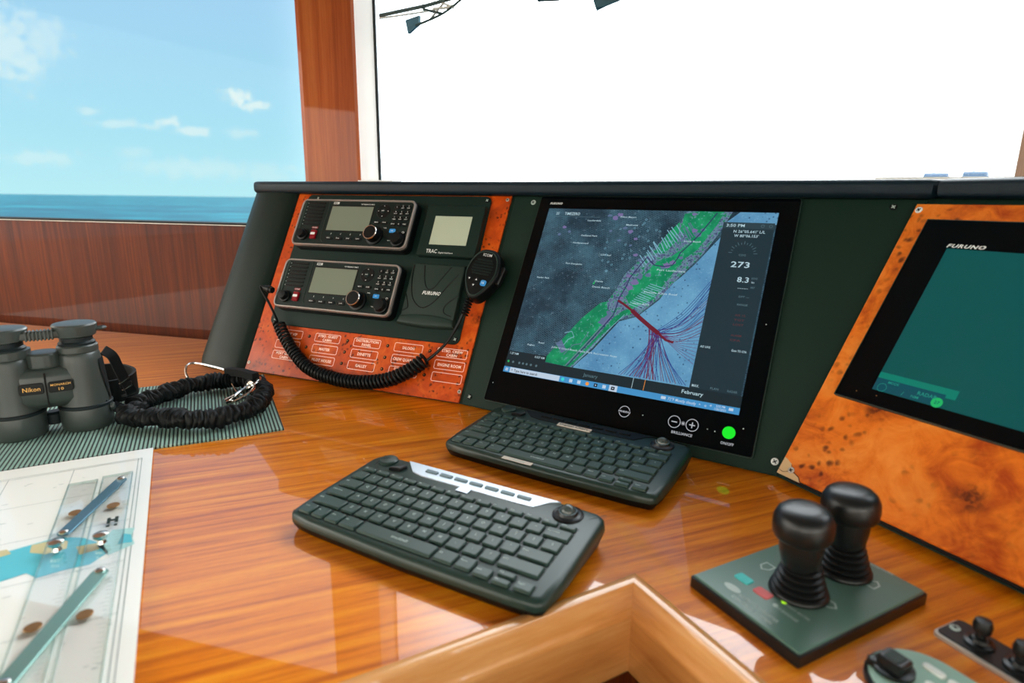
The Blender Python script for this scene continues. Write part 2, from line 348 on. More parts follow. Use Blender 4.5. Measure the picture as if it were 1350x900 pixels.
class MB:
    def __init__(s): s.bm = bmesh.new(); s.mats = []
    def mi(s, m):
        if m not in s.mats: s.mats.append(m)
        return s.mats.index(m)
    def add(s, verts, faces, m, X=None):
        k = s.mi(m); vs = [s.bm.verts.new(X @ Vector(v) if X else v) for v in verts]
        for f in faces:
            try: q = s.bm.faces.new([vs[i] for i in f]); q.material_index = k
            except ValueError: pass
        return s
    def rings(s, rings, m, X=None, closed=True, cap0=True, cap1=True, loop=False):
        n = len(rings[0]); vs = [p for r in rings for p in r]; fs = []
        R = len(rings)
        for i in range(R if loop else R - 1):
            j = (i + 1) % R
            for k in range(n if closed else n - 1):
                k2 = (k + 1) % n
                fs.append((i * n + k, i * n + k2, j * n + k2, j * n + k))
        if not loop and closed:
            if cap0: fs.append(tuple(range(n))[::-1])
            if cap1: fs.append(tuple((R - 1) * n + k for k in range(n)))
        return s.add(vs, fs, m, X)
    def prism(s, poly, z0, z1, m, ch=0., chb=0., X=None, steps=1, taper=0.):
        rs = []
        if chb:
            for k in range(steps + 1):
                a = k / steps * PI / 2
                if k < steps or not steps: rs.append([(x, y, z0 + chb * (1 - sin(a))) if False else (x, y, z0 + chb * (1 - cos(a))) for x, y in offset_poly(poly, chb * (1 - sin(a)))])
            rs.append([(x, y, z0 + chb) for x, y in poly])
        else: rs.append([(x, y, z0) for x, y in poly])
        top = offset_poly(poly, taper) if taper else poly
        if ch:
            rs.append([(x, y, z1 - ch) for x, y in top])
            for k in range(1, steps + 1):
                a = k / steps * PI / 2
                rs.append([(x, y, z1 - ch + ch * sin(a)) for x, y in offset_poly(top, ch * (1 - cos(a)))])
        else: rs.append([(x, y, z1) for x, y in top])
        return s.rings(rs, m, X)
    def box(s, cx, cy, cz, sx, sy, sz, m, r=0., X=None):
        T_ = Matrix.Translation((cx, cy, cz)); T_ = X @ T_ if X else T_
        return s.prism(rrect(sx, sy, r, 2) if r else rrect(sx, sy), -sz / 2, sz / 2, m, ch=r, chb=r, X=T_)
    def flat(s, poly, z, m, X=None):
        return s.add([(x, y, z) for x, y in poly], [tuple(range(len(poly)))], m, X)
    def lathe(s, prof, m, seg=32, X=None, wob=None, caps=True):
        rs = []
        for r, z in prof:
            rs.append([(max(r, 1e-5) * cos(2 * PI * k / seg) * (wob(k, z) if wob else 1), max(r, 1e-5) * sin(2 * PI * k / seg) * (wob(k, z) if wob else 1), z) for k in range(seg)])
        return s.rings(rs, m, X, cap0=caps, cap1=caps)
    def tube(s, pts, r, m, seg=8, closed=False, X=None, flat=None):
        P = [Vector(p) for p in pts]; n = len(P); rs = []; N = None
        for i in range(n):
            if closed: t_ = P[(i + 1) % n] - P[i - 1]
            else: t_ = P[min(i + 1, n - 1)] - P[max(i - 1, 0)]
            if t_.length < 1e-9: t_ = Vector((0, 0, 1))
            t_.normalize()
            if N is None:
                N = Vector((0, 0, 1)) if abs(t_.z) < .9 else Vector((1, 0, 0))
            N = (N - t_ * N.dot(t_)); N.normalize(); B = t_.cross(N)
            rr = r[i] if isinstance(r, (list, tuple)) else r
            a_, b_ = (rr, rr) if flat is None else (rr, rr * flat)
            rs.append([P[i] + N * a_ * cos(2 * PI * k / seg) + B * b_ * sin(2 * PI * k / seg) for k in range(seg)])
        return s.rings(rs, m, X, loop=closed)
    def text(s, txt, h, m, x=0., y=0., z=0., w=None, X=None, align='C', rot=0., bold=.014, shear=0., gap=1.04):
        cu = bpy.data.curves.new('t', 'FONT'); cu.body = txt; cu.resolution_u = 2; cu.size = 1; cu.offset = bold; cu.shear = shear; cu.space_character = gap
        ob = bpy.data.objects.new('t', cu); me = bpy.data.meshes.new_from_object(ob)
        if not len(me.vertices): return s
        xs = [v.co.x for v in me.vertices]; ys = [v.co.y for v in me.vertices]
        x0, x1, y0, y1 = min(xs), max(xs), min(ys), max(ys)
        ky = h / .73 if not any(ch in 'abcdefghijklmnopqrstuvwxyz0123456789' + 'ABCDEFGHIJKLMNOPQRSTUVWXYZ' for ch in txt) else h / .70
        kx = ky if w is None else w / max(1e-6, x1 - x0)
        if w is not None and kx > 3 * ky: kx = ky
        dx = {'C': -(x0 + x1) / 2, 'L': -x0, 'R': -x1}[align]
        cr, sr = cos(rot), sin(rot)
        def q(v):
            a, b_ = (v.co.x + dx) * kx, (v.co.y - .35) * ky
            return (x + a * cr - b_ * sr, y + a * sr + b_ * cr, z)
        s.add([q(v) for v in me.vertices], [tuple(p.vertices) for p in me.polygons], m, X)
        bpy.data.meshes.remove(me); bpy.data.objects.remove(ob); bpy.data.curves.remove(cu)
        return s
    def line(s, pts, wd, z, m, X=None, closed=False):
        """flat printed line"""
        P = [Vector(p) for p in pts]; n = len(P); L = []; R = []
        for i in range(n):
            if closed: d = P[(i + 1) % n] - P[i - 1]
            else: d = P[min(i + 1, n - 1)] - P[max(i - 1, 0)]
            d.normalize(); nn = Vector((-d.y, d.x)) * wd / 2
            L.append(P[i] + nn); R.append(P[i] - nn)
        vs = [(p.x, p.y, z) for p in L] + [(p.x, p.y, z) for p in R]
        fs = [(i, n + i, n + (i + 1) % n, (i + 1) % n) for i in range(n if closed else n - 1)]
        return s.add(vs, fs, m, X)
    def outline(s, poly, wd, z, m, X=None):
        inn = offset_poly(poly, wd); n = len(poly)
        vs = [(x, y, z) for x, y in poly] + [(x, y, z) for x, y in inn]
        return s.add(vs, [(i, (i + 1) % n, n + (i + 1) % n, n + i) for i in range(n)], m, X)
    def build(s, name, parent=None, X=None, smooth=True, angle=32, fix=True):
        me = bpy.data.meshes.new(name)
        if fix: bmesh.ops.recalc_face_normals(s.bm, faces=s.bm.faces)
        s.bm.to_mesh(me); s.bm.free()
        for m in s.mats: me.materials.append(M[m] if isinstance(m, str) else m)
        if smooth and len(me.polygons):
            me.polygons.foreach_set('use_smooth', [True] * len(me.polygons)); me.set_sharp_from_angle(angle=math.radians(angle))
        o = bpy.data.objects.new(name, me); col.objects.link(o)
        if parent is not None: o.parent = parent
        if X is not None: o.matrix_local = X
        return o


def tag(o, label=None, cat=None, group=None, kind=None):
    if label: o['label'] = label
    if cat: o['category'] = cat
    if group: o['group'] = group
    if kind: o['kind'] = kind
    return o


def thing(name, label, cat, X=None, group=None):
    o = bpy.data.objects.new(name, None); col.objects.link(o); o.empty_display_size = .02
    o.matrix_world = X if X is not None else Matrix.Identity(4)
    return tag(o, label, cat, group)


def copy_tree(o, parent=None):
    c = o.copy(); col.objects.link(c)
    if parent is not None: c.parent = parent
    for ch in list(o.children): copy_tree(ch, c)
    return c


def struct(o): o['kind'] = 'structure'; return o
def TR(x=0, y=0, z=0): return Matrix.Translation((x, y, z))
def RZ(a): return Matrix.Rotation(a, 4, 'Z')
def RX(a): return Matrix.Rotation(a, 4, 'X')
def RY(a): return Matrix.Rotation(a, 4, 'Y')


def frame(o, az_, tilt):
    u = Vector((cos(az_), sin(az_), 0)); nn = Vector((-sin(az_), cos(az_), 0)); v = nn * cos(tilt) + Vector((0, 0, 1)) * sin(tilt); n = u.cross(v)
    return Matrix(((u.x, v.x, n.x, o[0]), (u.y, v.y, n.y, o[1]), (u.z, v.z, n.z, o[2]), (0, 0, 0, 1)))


rad = math.radians
TILT, TILTR = rad(61.09), rad(56.7)
A = (-.0853, .9772); D = (.3418, .7116)
FL = frame((*A, 0), rad(-22.689), TILT)
FC = frame((*A, 0), rad(-31.882), TILT)
FR = frame((*D, 0), rad(-62.493), TILTR)

# ------------------------------------------------------------------ setting
# sea
mb = MB(); mb.flat([(-9000, -3000), (9000, -3000), (9000, 14000), (-9000, 14000)], 0, 'sea')
o = mb.build('sea', X=TR(0, 0, -5)); tag(o, 'calm blue-green sea out to the horizon beyond the side window', 'sea', kind='stuff')

# countertop outline with the knee cut-out
APEX = (.115, .489)
def along(p, deg, t_): return (p[0] + cos(rad(deg)) * t_, p[1] + sin(rad(deg)) * t_)
L_END, R_END = along(APEX, 209.6, 1.0), along(APEX, -62, .62)
outl = [(-2.4, 1.87), (-.62, 1.40), (-.40, 1.33), (.60, .82), (.70, .77), (1.13, -.02), (1.13, -.06), R_END, APEX, L_END, (-2.4, L_END[1])]
outl = outl[::-1]
mb = MB(); mb.prism(outl, -.05, 0, 'table')
o = mb.build('countertop', angle=20)
tag(o, 'glossy varnished teak console desktop that everything stands on', 'desktop')

# rounded hardwood edging round the knee cut-out
def sweep(path, prof, m, name, parent=None, z=0.):
    n = len(path); rs = []
    for i in range(n):
        p = Vector(path[i]); d0 = (p - Vector(path[i - 1])).normalized() if i else None
        d1 = (Vector(path[i + 1]) - p).normalized() if i < n - 1 else None
        d0 = d0 or d1; d1 = d1 or d0
        n0, n1 = Vector((-d0.y, d0.x)), Vector((-d1.y, d1.x)); q = (n0 + n1) / (1 + n0.dot(n1))
        rs.append([(p.x + q.x * a, p.y + q.y * a, z + b_) for a, b_ in prof])
    mb = MB(); mb.rings(rs, m); return mb
prof = [(-.009, -.0008), (-.008, .003), (-.004, .0052), (0, .0055), (.004, .0045), (.006, .001), (.0065, -.016), (.009, -.020), (.0105, -.024), (.0095, -.028), (.0062, -.030), (.005, -.034), (.005, -.088), (.003, -.092), (0, -.094), (-.009, -.094)]
edge = thing('desk_edge_trim', 'rounded varnished wood edging around the knee cut-out at the bottom', 'trim', TR(0, 0, 0))
pathL = [APEX, along(APEX, 209.6, 1.0)]
for path, mm, sgn in (([along(APEX, 209.6, 1.0), APEX], 'edge', -1), ([APEX, R_END], 'edge2', -1)):
    full = [along(APEX, 209.6, 1.0), APEX, R_END]
    n = 3; rs = []
    for p in path:
        i = full.index(p); P_ = Vector(p)
        d0 = (P_ - Vector(full[i - 1])).normalized() if i else None
        d1 = (Vector(full[i + 1]) - P_).normalized() if i < 2 else None
        d0 = d0 or d1; d1 = d1 or d0
        n0, n1 = Vector((-d0.y, d0.x)), Vector((-d1.y, d1.x)); q = (n0 + n1) / (1 + n0.dot(n1)) * -1
        rs.append([(p[0] + q.x * a, p[1] + q.y * a, b_) for a, b_ in prof])
    mb = MB(); mb.rings(rs, mm); mb.build('edge_moulding', edge, angle=40)

# left wall below the window, sill, glass
WD = Vector((.968, -.251)); WN = Vector((.251, .968))
p0, p1 = Vector((-2.4, 1.909)), Vector((-.471, 1.409))
def wallslab(name, a, b_, z0, z1, th, m, nrm=WN, off=0.):
    q = nrm * th; a = Vector(a) + nrm * off; b_ = Vector(b_) + nrm * off
    poly = [tuple(a), tuple(b_), tuple(b_ + q), tuple(a + q)]
    mb = MB(); mb.prism(poly, z0, z1, m); return mb.build(name)
struct(wallslab('wall_left', p0, p1, -.8, .272, .06, 'wall'))
sill = MB()
for off, z0, z1, mm, dp_ in ((.0015, .272, .2795, 'gasket', .056), (-.0025, .2735, .2750, 'alu', .004)):
    a, b_ = p0 + WN * off, p1 + WN * off; q = WN * dp_
    sill.prism([tuple(a), tuple(b_), tuple(b_ + q), tuple(a + q)], z0, z1, mm)
struct(sill.build('trim_1'))
struct(wallslab('window_1', p0, p1, .2805, 1.0, .004, 'glass', off=.035))
struct(wallslab('trim_8', p0, p1, 1.0, 1.25, .06, 'post'))

# corner post (mullion) with its white outer return and gasket
WFN = Vector((.515, .857)).normalized(); WFD = Vector((WFN.y, -WFN.x))
def on_line(off, x): return Vector((x, (off - WFN.x * x) / WFN.y))
a0, a1 = Vector((-.471, 1.409)), on_line(1.06, -.356)
mb = MB(); d_ = (a1 - a0).normalized(); nn = Vector((-d_.y, d_.x))
poly = [tuple(a0), tuple(a0 + d_ * .006 - nn * .006), tuple(a1 - d_ * .008 - nn * .006), tuple(a1 + nn * .001), tuple(a1 + nn * .012 - d_ * .004), tuple(a1 + nn * .03 - d_ * .03), tuple(a0 + nn * .03)]
mb.prism(poly, 0.0, 1.25, 'post'); struct(mb.build('trim_2'))
b0 = on_line(1.078, -.385); b1 = on_line(1.078, -.3145)
mb = MB(); q = WFN * .004
mb.prism([tuple(b0), tuple(b1), tuple(b1 + q), tuple(b0 + q)], .2, 1.25, 'frit'); struct(mb.build('trim_3'))
c1 = b1 + WFD * .0055
mb = MB(); mb.prism([tuple(b1), tuple(c1), tuple(c1 + q), tuple(b1 + q)], .2, 1.25, 'gasket'); struct(mb.build('trim_4'))
g1 = on_line(1.078, .70)
struct(wallslab('window_2', c1 + WFN * .02, g1 + WFN * .02, .30, 1.25, .006, 'glass', nrm=WFN))
# starboard post, then the starboard window
e0 = on_line(1.06, .668); e1 = e0 + WFD * .12
mb = MB(); q = WFN * .08; mb.prism([tuple(e0), tuple(e1), tuple(e1 + q), tuple(e0 + q)], .2, 1.25, 'post2'); struct(mb.build('trim_5'))
RDIR = Vector((cos(rad(-62)), sin(rad(-62)))); RN = Vector((-RDIR.y, RDIR.x))
s0 = e1 + RDIR * .0; s1 = s0 + RDIR * 2.4
struct(wallslab('wall_right', s0, s1, -.8, .34, .06, 'wall', nrm=RN))
struct(wallslab('window_3', s0, s1, .34, 1.05, .004, 'glass', nrm=RN, off=.03))
struct(wallslab('trim_9', s0, s1, 1.05, 1.25, .06, 'post', nrm=RN))
struct(wallslab('wall_front', on_line(1.09, -.40), on_line(1.09, .80), -.8, .30, .05, 'wall', nrm=WFN))
# white outside sill just showing over the coaming
struct(wallslab('trim_6', on_line(1.06, .03 + .50), on_line(1.06, .72), .34, .3805, .03, 'whitepaint', nrm=WFN))
struct(wallslab('trim_7', on_line(1.045, -.36), on_line(1.045, -.27), .34, .3815, .03, 'whitepaint', nrm=WFN))
# cabin behind the photographer
mb = MB(); mb.prism([(-2.5, -2.6), (2.9, -2.6), (2.9, -.9), (1.7, .6), (.72, 1.0), (-.3, 1.55), (-2.5, 2.1)], 1.25, 1.30, 'ceil'); struct(mb.build('ceiling'))
mb = MB(); mb.prism([(-2.5, -2.6), (2.9, -2.6), (2.9, -.9), (1.7, .6), (.72, 1.0), (-.3, 1.55), (-2.5, 2.1)], -.85, -.80, 'floor'); struct(mb.build('floor'))
mb = MB()
for x0, x1, z0, z1 in ((-2.5, 2.9, -.8, .15), (-2.5, 2.9, 1.1, 1.25), (-2.5, -2.1, .15, 1.1), (-.1, .3, .15, 1.1), (2.5, 2.9, .15, 1.1)):
    mb.prism([(x0, -2.6), (x1, -2.6), (x1, -2.55), (x0, -2.55)], z0, z1, 'rearwall')
struct(mb.build('wall_rear'))
mb = MB()
for y0, y1, z0, z1 in ((-2.6, 1.95, -.8, .15), (-2.6, 1.95, 1.1, 1.25), (-2.6, -2.2, .15, 1.1), (-.6, -.4, .15, 1.1), (1.6, 1.95, .15, 1.1)):
    mb.prism([(-2.5, y0), (-2.44, y0), (-2.44, y1), (-2.5, y1)], z0, z1, 'rearwall')
struct(mb.build('wall_left_rear'))
mb = MB()
for y0, y1, z0, z1 in ((-2.6, -.9, -.8, .15), (-2.6, -.9, 1.1, 1.25), (-2.6, -2.3, .15, 1.1), (-1.1, -.9, .15, 1.1)):
    mb.prism([(2.84, y0), (2.9, y0), (2.9, y1), (2.84, y1)], z0, z1, 'rearwall')
struct(mb.build('wall_right_rear'))
# ------------------------------------------------------------------ console
def W(F, u, v, n=0.): return F @ Vector((u, v, n))
ZT = .352
dLC, dCR = Vector((.254, .492, 1)), Vector((.593, .282, 1))
console = thing('helm_console', 'black padded helm console carrying the instrument panels', 'console', TR(0, 0, 0))
body = []
bl = W(FL, -.56, 0); br_ = W(FR, .62, 0)
base = [bl, Vector((*A, 0)), Vector((*D, 0)), br_]
vL = FL.to_3x3() @ Vector((0, 1, 0)); vR = FR.to_3x3() @ Vector((0, 1, 0))
dirs = [vL / vL.z, dLC, dCR, vR / vR.z]
top = [b_ + d_ * ZT for b_, d_ in zip(base, dirs)]
base = [b_ + d_ * .001 for b_, d_ in zip(base, dirs)]
back_top = [Vector((-.50, 1.405, ZT)), Vector((.05, 1.19, ZT)), Vector((.665, .835, ZT)), Vector((1.0, .27, ZT))]
back_bot = [Vector((p.x, p.y, .001)) for p in back_top]
mb = MB(); sh = -.0015
vs = base + top + back_top + back_bot
fs = []
for i in range(3):
    fs += [(i, i + 1, 5 + i, 4 + i), (4 + i, 5 + i, 9 + i, 8 + i), (8 + i, 9 + i, 13 + i, 12 + i), (12 + i, 13 + i, i + 1, i)]
fs += [(0, 4, 8, 12), (3, 15, 11, 7)]
mb.add([tuple(v) for v in vs], fs, 'panel'); mb.build('console_body', console, smooth=False)
# padded coaming: two lengths butted together with a seam
def topfront(F, u, n=.022): return W(F, u, ZT / (F.to_3x3() @ Vector((0, 1, 0))).z, 0) + (F.to_3x3() @ Vector((0, 0, 1))).normalized() * 0
def lip(u, F, fwd):
    p = W(F, u, ZT / (F.to_3x3() @ Vector((0, 1, 0))).z); nn = F.to_3x3() @ Vector((0, 0, 1)); nn.z = 0; nn.normalize()
    return (p + nn * fwd).to_2d()
fwd = .022
cLC = (Vector((*A, 0)) + dLC * ZT).to_2d() + Vector((-.40, -.80)).normalized() * fwd
cCR = (Vector((*D, 0)) + dCR * ZT).to_2d() + Vector((-.62, -.60)).normalized() * fwd
pend = lip(-.628, FL, fwd)
fro_ = [lip(-.612, FL, fwd), cLC, cCR + WFD * -.004]
pads = [
    ([lip(-.617, FL, -.02), lip(-.615, FL, .008), lip(-.604, FL, .019)] + [lip(-.58, FL, fwd + .001), cLC, cCR - WFD * .0] + [Vector((.645, .845)), Vector((.05, 1.195)), Vector((-.46, 1.39)), lip(-.612, FL, -.04)], 'coaming_pad'),
    ([cCR + Vector((.004, -.004)), lip(.62, FR, fwd), Vector((1.0, .26)), Vector((.672, .838)), Vector((.649, .842))], 'coaming_pad')]
for poly, nm in pads:
    poly = [tuple(p) for p in poly]
    ar = sum(poly[i - 1][0] * poly[i][1] - poly[i][0] * poly[i - 1][1] for i in range(len(poly)))
    if ar < 0: poly = poly[::-1]
    mb = MB(); mb.prism(poly, ZT - .0025, ZT + .0225, 'coam', ch=.008, chb=.008, steps=4); mb.build(nm, console, angle=50)
# padded side bolster
secs = [(-.489, .001), (-.491, .006), (-.497, .011), (-.506, .014), (-.53, .017), (-.56, .018), (-.585, .016), (-.603, .010), (-.615, 0), (-.624, -.012), (-.630, -.03), (-.632, -.06), (-.632, -.11), (-.489, -.11)]
kz, kn = sin(TILT), cos(TILT)
rs = []
for q in (0, .04, .1, .5, .9, 1.0):
    z_ = .001 + q * (ZT + .003)
    bul = -.004 if q in (0,) else 0
    rs.append([(u_, (z_ - kn * (n_ + (bul if n_ > -.05 else 0))) / kz, n_ + (bul if n_ > -.05 else 0)) for u_, n_ in secs])
mb = MB(); mb.rings(rs, 'vinyl', X=FL); mb.build('side_bolster', console, angle=60)


def screw(mb, x, y, z, r=.0045, m='dimwhite', m2='black', X=None):
    mb.prism(circ(r, 14, x, y), z, z + .0012, m, ch=.0006, X=X)
    for a in (0.6, 0.6 + PI / 2): mb.line([(x - r * .6 * cos(a), y - r * .6 * sin(a)), (x + r * .6 * cos(a), y + r * .6 * sin(a))], r * .3, z + .0013, m2, X=X)


def child(parent, name, fn, **kw):
    mb = MB(); fn(mb); return mb.build(name, parent, **kw)


# ---- left burl panel with engraved labels
pv = thing('burl_switch_panel', 'dark knotty burl veneer panel with engraved room name labels, behind the radios', 'panel', FL)
child(pv, 'veneer_board', lambda b: b.prism([(-.488, .002), (-.004, .002), (.010, .396), (-.488, .396)], .0003, .004, 'burl', ch=.0006), smooth=False)
labs = [['PORT VIP', 'MASTER\nBATH', 'PORT GUEST\nCABIN'], ['STBD. GUEST\nCABIN', 'MASTER', 'PILOT HOUSE'], ['DISTRIBUTION\nPANEL', 'DINETTE', 'GALLEY'], ['SALOON', 'CREW QUARTERS', 'PORT CREW\nCABIN'], ['STBD. CREW\nCABIN', 'ENGINE ROOM', '']]
for ci, (cx, colm) in enumerate(zip((-.400, -.309, -.2175, -.127, -.0375), labs)):
    for ri, s_ in enumerate(colm):
        cy = .0860 - ri * .0222
        mb = MB(); mb.outline(rrect(.060, .0170, .003, 3, cx, cy), .0010, .0043, 'labelwhite')
        ls = s_.split('\n')
        for k, l_ in enumerate(ls):
            if not l_: continue
            hh = .0047 if len(ls) == 1 else .0043
            ww = min(.053, .0042 * len(l_))
            mb.text(l_, hh * 1.1, 'labelwhite', cx, cy + (0 if len(ls) == 1 else (.0036 - k * .0072)), .0043, w=ww, bold=.03)
        mb.build('engraved_label', pv, smooth=False)
        if ci:
            child(pv, 'indicator_hole', lambda b: (b.prism(circ(.0032, 14, cx - .0445, cy), .0035, .0052, 'hole', ch=.0008), b.flat(circ(.0014, 10, cx - .0445, cy), .0054, 'brass')))
for (x, y) in ((-.007, .021), (.003, .388), (-.482, .018)):
    child(pv, 'screw', lambda b: screw(b, x, y, .004, .0035, 'alu'))

# ---- mounting plate of the radios
pl = thing('radio_mounting_plate', 'black rounded plate screwed over the burl panel under both radios', 'mounting plate', FL @ TR(0, 0, .0045))
child(pl, 'plate', lambda b: b.prism(rrect(.430, .291, .012, 5, -.243, .2475), 0, .003, 'plate', ch=.0008))
for (x, y) in ((-.036, .111), (-.446, .112), (-.036, .384), (-.43, .384)):
    child(pl, 'screw', lambda b: screw(b, x, y, .003, .005, 'black', 'dimwhite'))

# ---- radios
def make_radio(X, label):
    r = thing('marine_radio', label, 'radio', X, 'marine radios on the mounting plate')
    Wd, Hd = .274, .104
    child(r, 'housing', lambda b: b.prism(rrect(Wd + .002, Hd + .002, .014, 6), 0, .018, 'black', ch=.002))
    child(r, 'silver_frame', lambda b: (b.rings([[(x, y, z) for x, y in offset_poly(rrect(Wd, Hd, .013, 6), d)] for d, z in ((0, .018), (0, .021), (.0015, .0235), (.0035, .0235), (.0045, .0215), (.0045, .018))], 'silver', cap0=False, cap1=False)))
    child(r, 'face', lambda b: b.prism(rrect(Wd - .008, Hd - .008, .009, 5), .017, .0215, 'radioface', ch=.0006))
    z = .0216; ox, oy = -Wd / 2, Hd / 2
    # speaker slats
    def grill(b):
        b.prism(rrect(.006, .078, .003, 3, ox + .010, oy - .042), z, z + .001, 'cover', ch=.0004)
        for k in range(7):
            b.prism(rrect(.042, .0042, .0015, 2, ox + .039, oy - .010 - k * .0078), z - .001, z + .0016, 'black', ch=.0006)
            b.flat(circ(.0009, 8, ox + .0155, oy - .010 - k * .0078), z + .0002, 'dimwhite')
    child(r, 'speaker_grille', grill)
    child(r, 'divider_strip', lambda b: b.tube([(ox + .070, oy - .003, z), (ox + .0705, oy - .03, z), (ox + .0705, oy - .080, z), (ox + .0725, oy - .090, z), (ox + .078, oy - .095, z)], .0008, 'cover', 6))
    child(r, 'display', lambda b: (b.prism(rrect(.104, .058, .001, 1, ox + .129, oy - .0425), z - .001, z + .0004, 'black'), b.flat(rrect(.100, .053, 0, 1, ox + .129, oy - .0425), z + .0006, 'lcd')))
    child(r, 'printing', lambda b: (b.text('ICOM', .0054, 'white', ox + .0865, oy - .0085, z + .0002, w=.0135, bold=.03), b.text('VHF MARINE IC-M605', .0026, 'white', ox + .163, oy - .0105, z + .0002, w=.032),
                                   b.text('TX/RX', .0018, 'white', ox + .218, oy - .060, z + .0002, w=.007), b.text('VOL/SQL', .002, 'white', ox + .235, oy - .086, z + .0002, w=.010),
                                   [b.text(c_, .003, 'white', ox + .0945 + .0235 * k, oy - .0765, z + .0002) for k, c_ in enumerate('FFFF')]))
    for k, s_ in enumerate(('HI/LO', 'DUAL', 'SCAN', 'CH/WX')):
        child(r, 'soft_key', lambda b: (b.prism(rrect(.0185, .0072, .0034, 3, ox + .0915 + k * .0235, oy - .086), z - .001, z + .0016, 'black', ch=.0007), b.text(s_, .0022, 'white', ox + .0915 + k * .0235, oy - .086, z + .0018, w=.008)))
    def dpad(b):
        b.prism(circ(.0150, 28, ox + .204, oy - .0245), z - .001, z + .001, 'black', ch=.0007)
        b.prism(circ(.0055, 20, ox + .204, oy - .0245), z, z + .0024, 'radioface', ch=.0006)
        b.text('ENT', .0022, 'white', ox + .204, oy - .0245, z + .0026, w=.006)
        for a in range(4):
            c_, s2 = cos(a * PI / 2), sin(a * PI / 2); px, py = ox + .204 + c_ * .0105, oy - .0245 + s2 * .0105
            b.flat([(px + c_ * .0016, py + s2 * .0016), (px - s2 * .0014, py + c_ * .0014), (px + s2 * .0014, py - c_ * .0014)], z + .0013, 'white')
    child(r, 'direction_pad', dpad)
    for k, s_ in ((0, 'MENU'), (1, 'CLR')):
        child(r, 'round_key', lambda b: (b.prism(rrect(.0150, .0068, .0033, 3, ox + .195 + k * .018, oy - .049), z - .001, z + .0016, 'black', ch=.0006), b.text(s_, .0021, 'white', ox + .195 + k * .018, oy - .049, z + .0018, w=.008)))
    for i, s_ in enumerate('1 2ABC 3DEF 4GHI 5JKL 6MNO 7PQRS 8TUV 9WXYZ CH16 0 CALL'.split()):
        x, y = ox + .2335 + (i % 3) * .0132, oy - .0155 - (i // 3) * .0120
        def kf(b):
            b.prism(rrect(.0108, .0092, .003, 3, x, y), z - .001, z + .0018, 'black', ch=.0008)
            if len(s_) > 1 and s_[0].isdigit():
                b.text(s_[0], .0028, 'white', x, y + .0018, z + .002); b.text(s_[1:], .0018, 'white', x, y - .0022, z + .002, w=.0062)
            else: b.text(s_, .003 if len(s_) == 1 else .0022, 'white', x, y, z + .002)
        child(r, 'number_key', kf)
    def knob(b):
        Xk = TR(ox + .199, oy - .078, z)
        b.lathe([(.0185, 0), (.0185, .003), (.0150, .004), (.0148, .017), (.0140, .0185), (.0128, .0187), (.0122, .0182), (0, .0182)], 'black', 36, X=Xk)
        b.lathe([(.0146, .0172), (.0149, .0178), (.0142, .0190), (.0130, .0190), (.0127, .0184)], 'chrome', 36, caps=False, X=Xk)
    child(r, 'channel_knob', knob)
    child(r, 'volume_knob', lambda b: b.lathe([(.0145, 0), (.0145, .005), (.0125, .006), (.0105, .013), (0, .0135)], 'black', 30, X=TR(ox + .254, oy - .084, z), wob=lambda k, z_: 1 + .02 * (k % 2)))
    child(r, 'power_key', lambda b: (b.prism(circ(.0042, 16, ox + .262, oy - .069), z - .001, z + .002, 'black', ch=.0006), b.outline(circ(.0022, 14, ox + .262, oy - .069), .0005, z + .0022, 'white')))
    child(r, 'blue_key', lambda b: (b.prism(rrect(.0130, .0078, .0015, 2, ox + .236, oy - .0655), z - .001, z + .0014, 'bluebtn', ch=.0005), b.text('AIS', .0024, 'white', ox + .236, oy - .0655, z + .0016)))
    child(r, 'squelch_knob', lambda b: b.lathe([(.0125, 0), (.012, .004), (.0095, .005), (.0085, .013), (0, .0135)], 'black', 26, X=TR(ox + .026, oy - .081, z)))
    def dist(b):
        b.prism(rrect(.0150, .0048, .001, 1, ox + .0505, oy - .0645), z - .001, z + .0008, 'red')
        b.prism(rrect(.0135, .0190, .0015, 2, ox + .0520, oy - .080), z - .001, z + .0040, 'red', ch=.001)
        b.prism(rrect(.0110, .0050, .001, 1, ox + .0520, oy - .079), z, z + .0044, 'white')
        b.text('DISTRESS', .0022, 'white', ox + .0505, oy - .0645, z + .001, w=.012)
    child(r, 'distress_cover', dist)
    return r


radio1 = make_radio(FL @ TR(-.3085, .3185, .0078), 'upper of the two black marine radios, the mic cord does not touch it')
radio2 = copy_tree(radio1); radio2.matrix_world = FL @ TR(-.3055, .1845, .0078)
radio2['label'] = 'lower black marine radio, with the microphone cord plugged in at its left'

# ---- stabiliser display
tr_ = thing('stabilizer_display', 'small square display with pale grey screen beside the upper radio', 'display', FL @ TR(-.092, .3165, .0078))
child(tr_, 'housing', lambda b: b.prism(rrect(.122, .104, .002, 2), 0, .0125, 'plate', ch=.0012))
child(tr_, 'lcd_screen', lambda b: (b.flat(rrect(.0775, .0585, 0, 1, .0005, -.0005), .0128, 'lcd2')))
child(tr_, 'printing', lambda b: (b.text('TRAC', .0075, 'white', -.029, -.043, .0128, w=.023), b.text('Digital Stabilizers', .0028, 'white', .001, -.0455, .0128, w=.03)), smooth=False)
tr_.matrix_world = FL @ TR(-.0905, .3145, .0078)

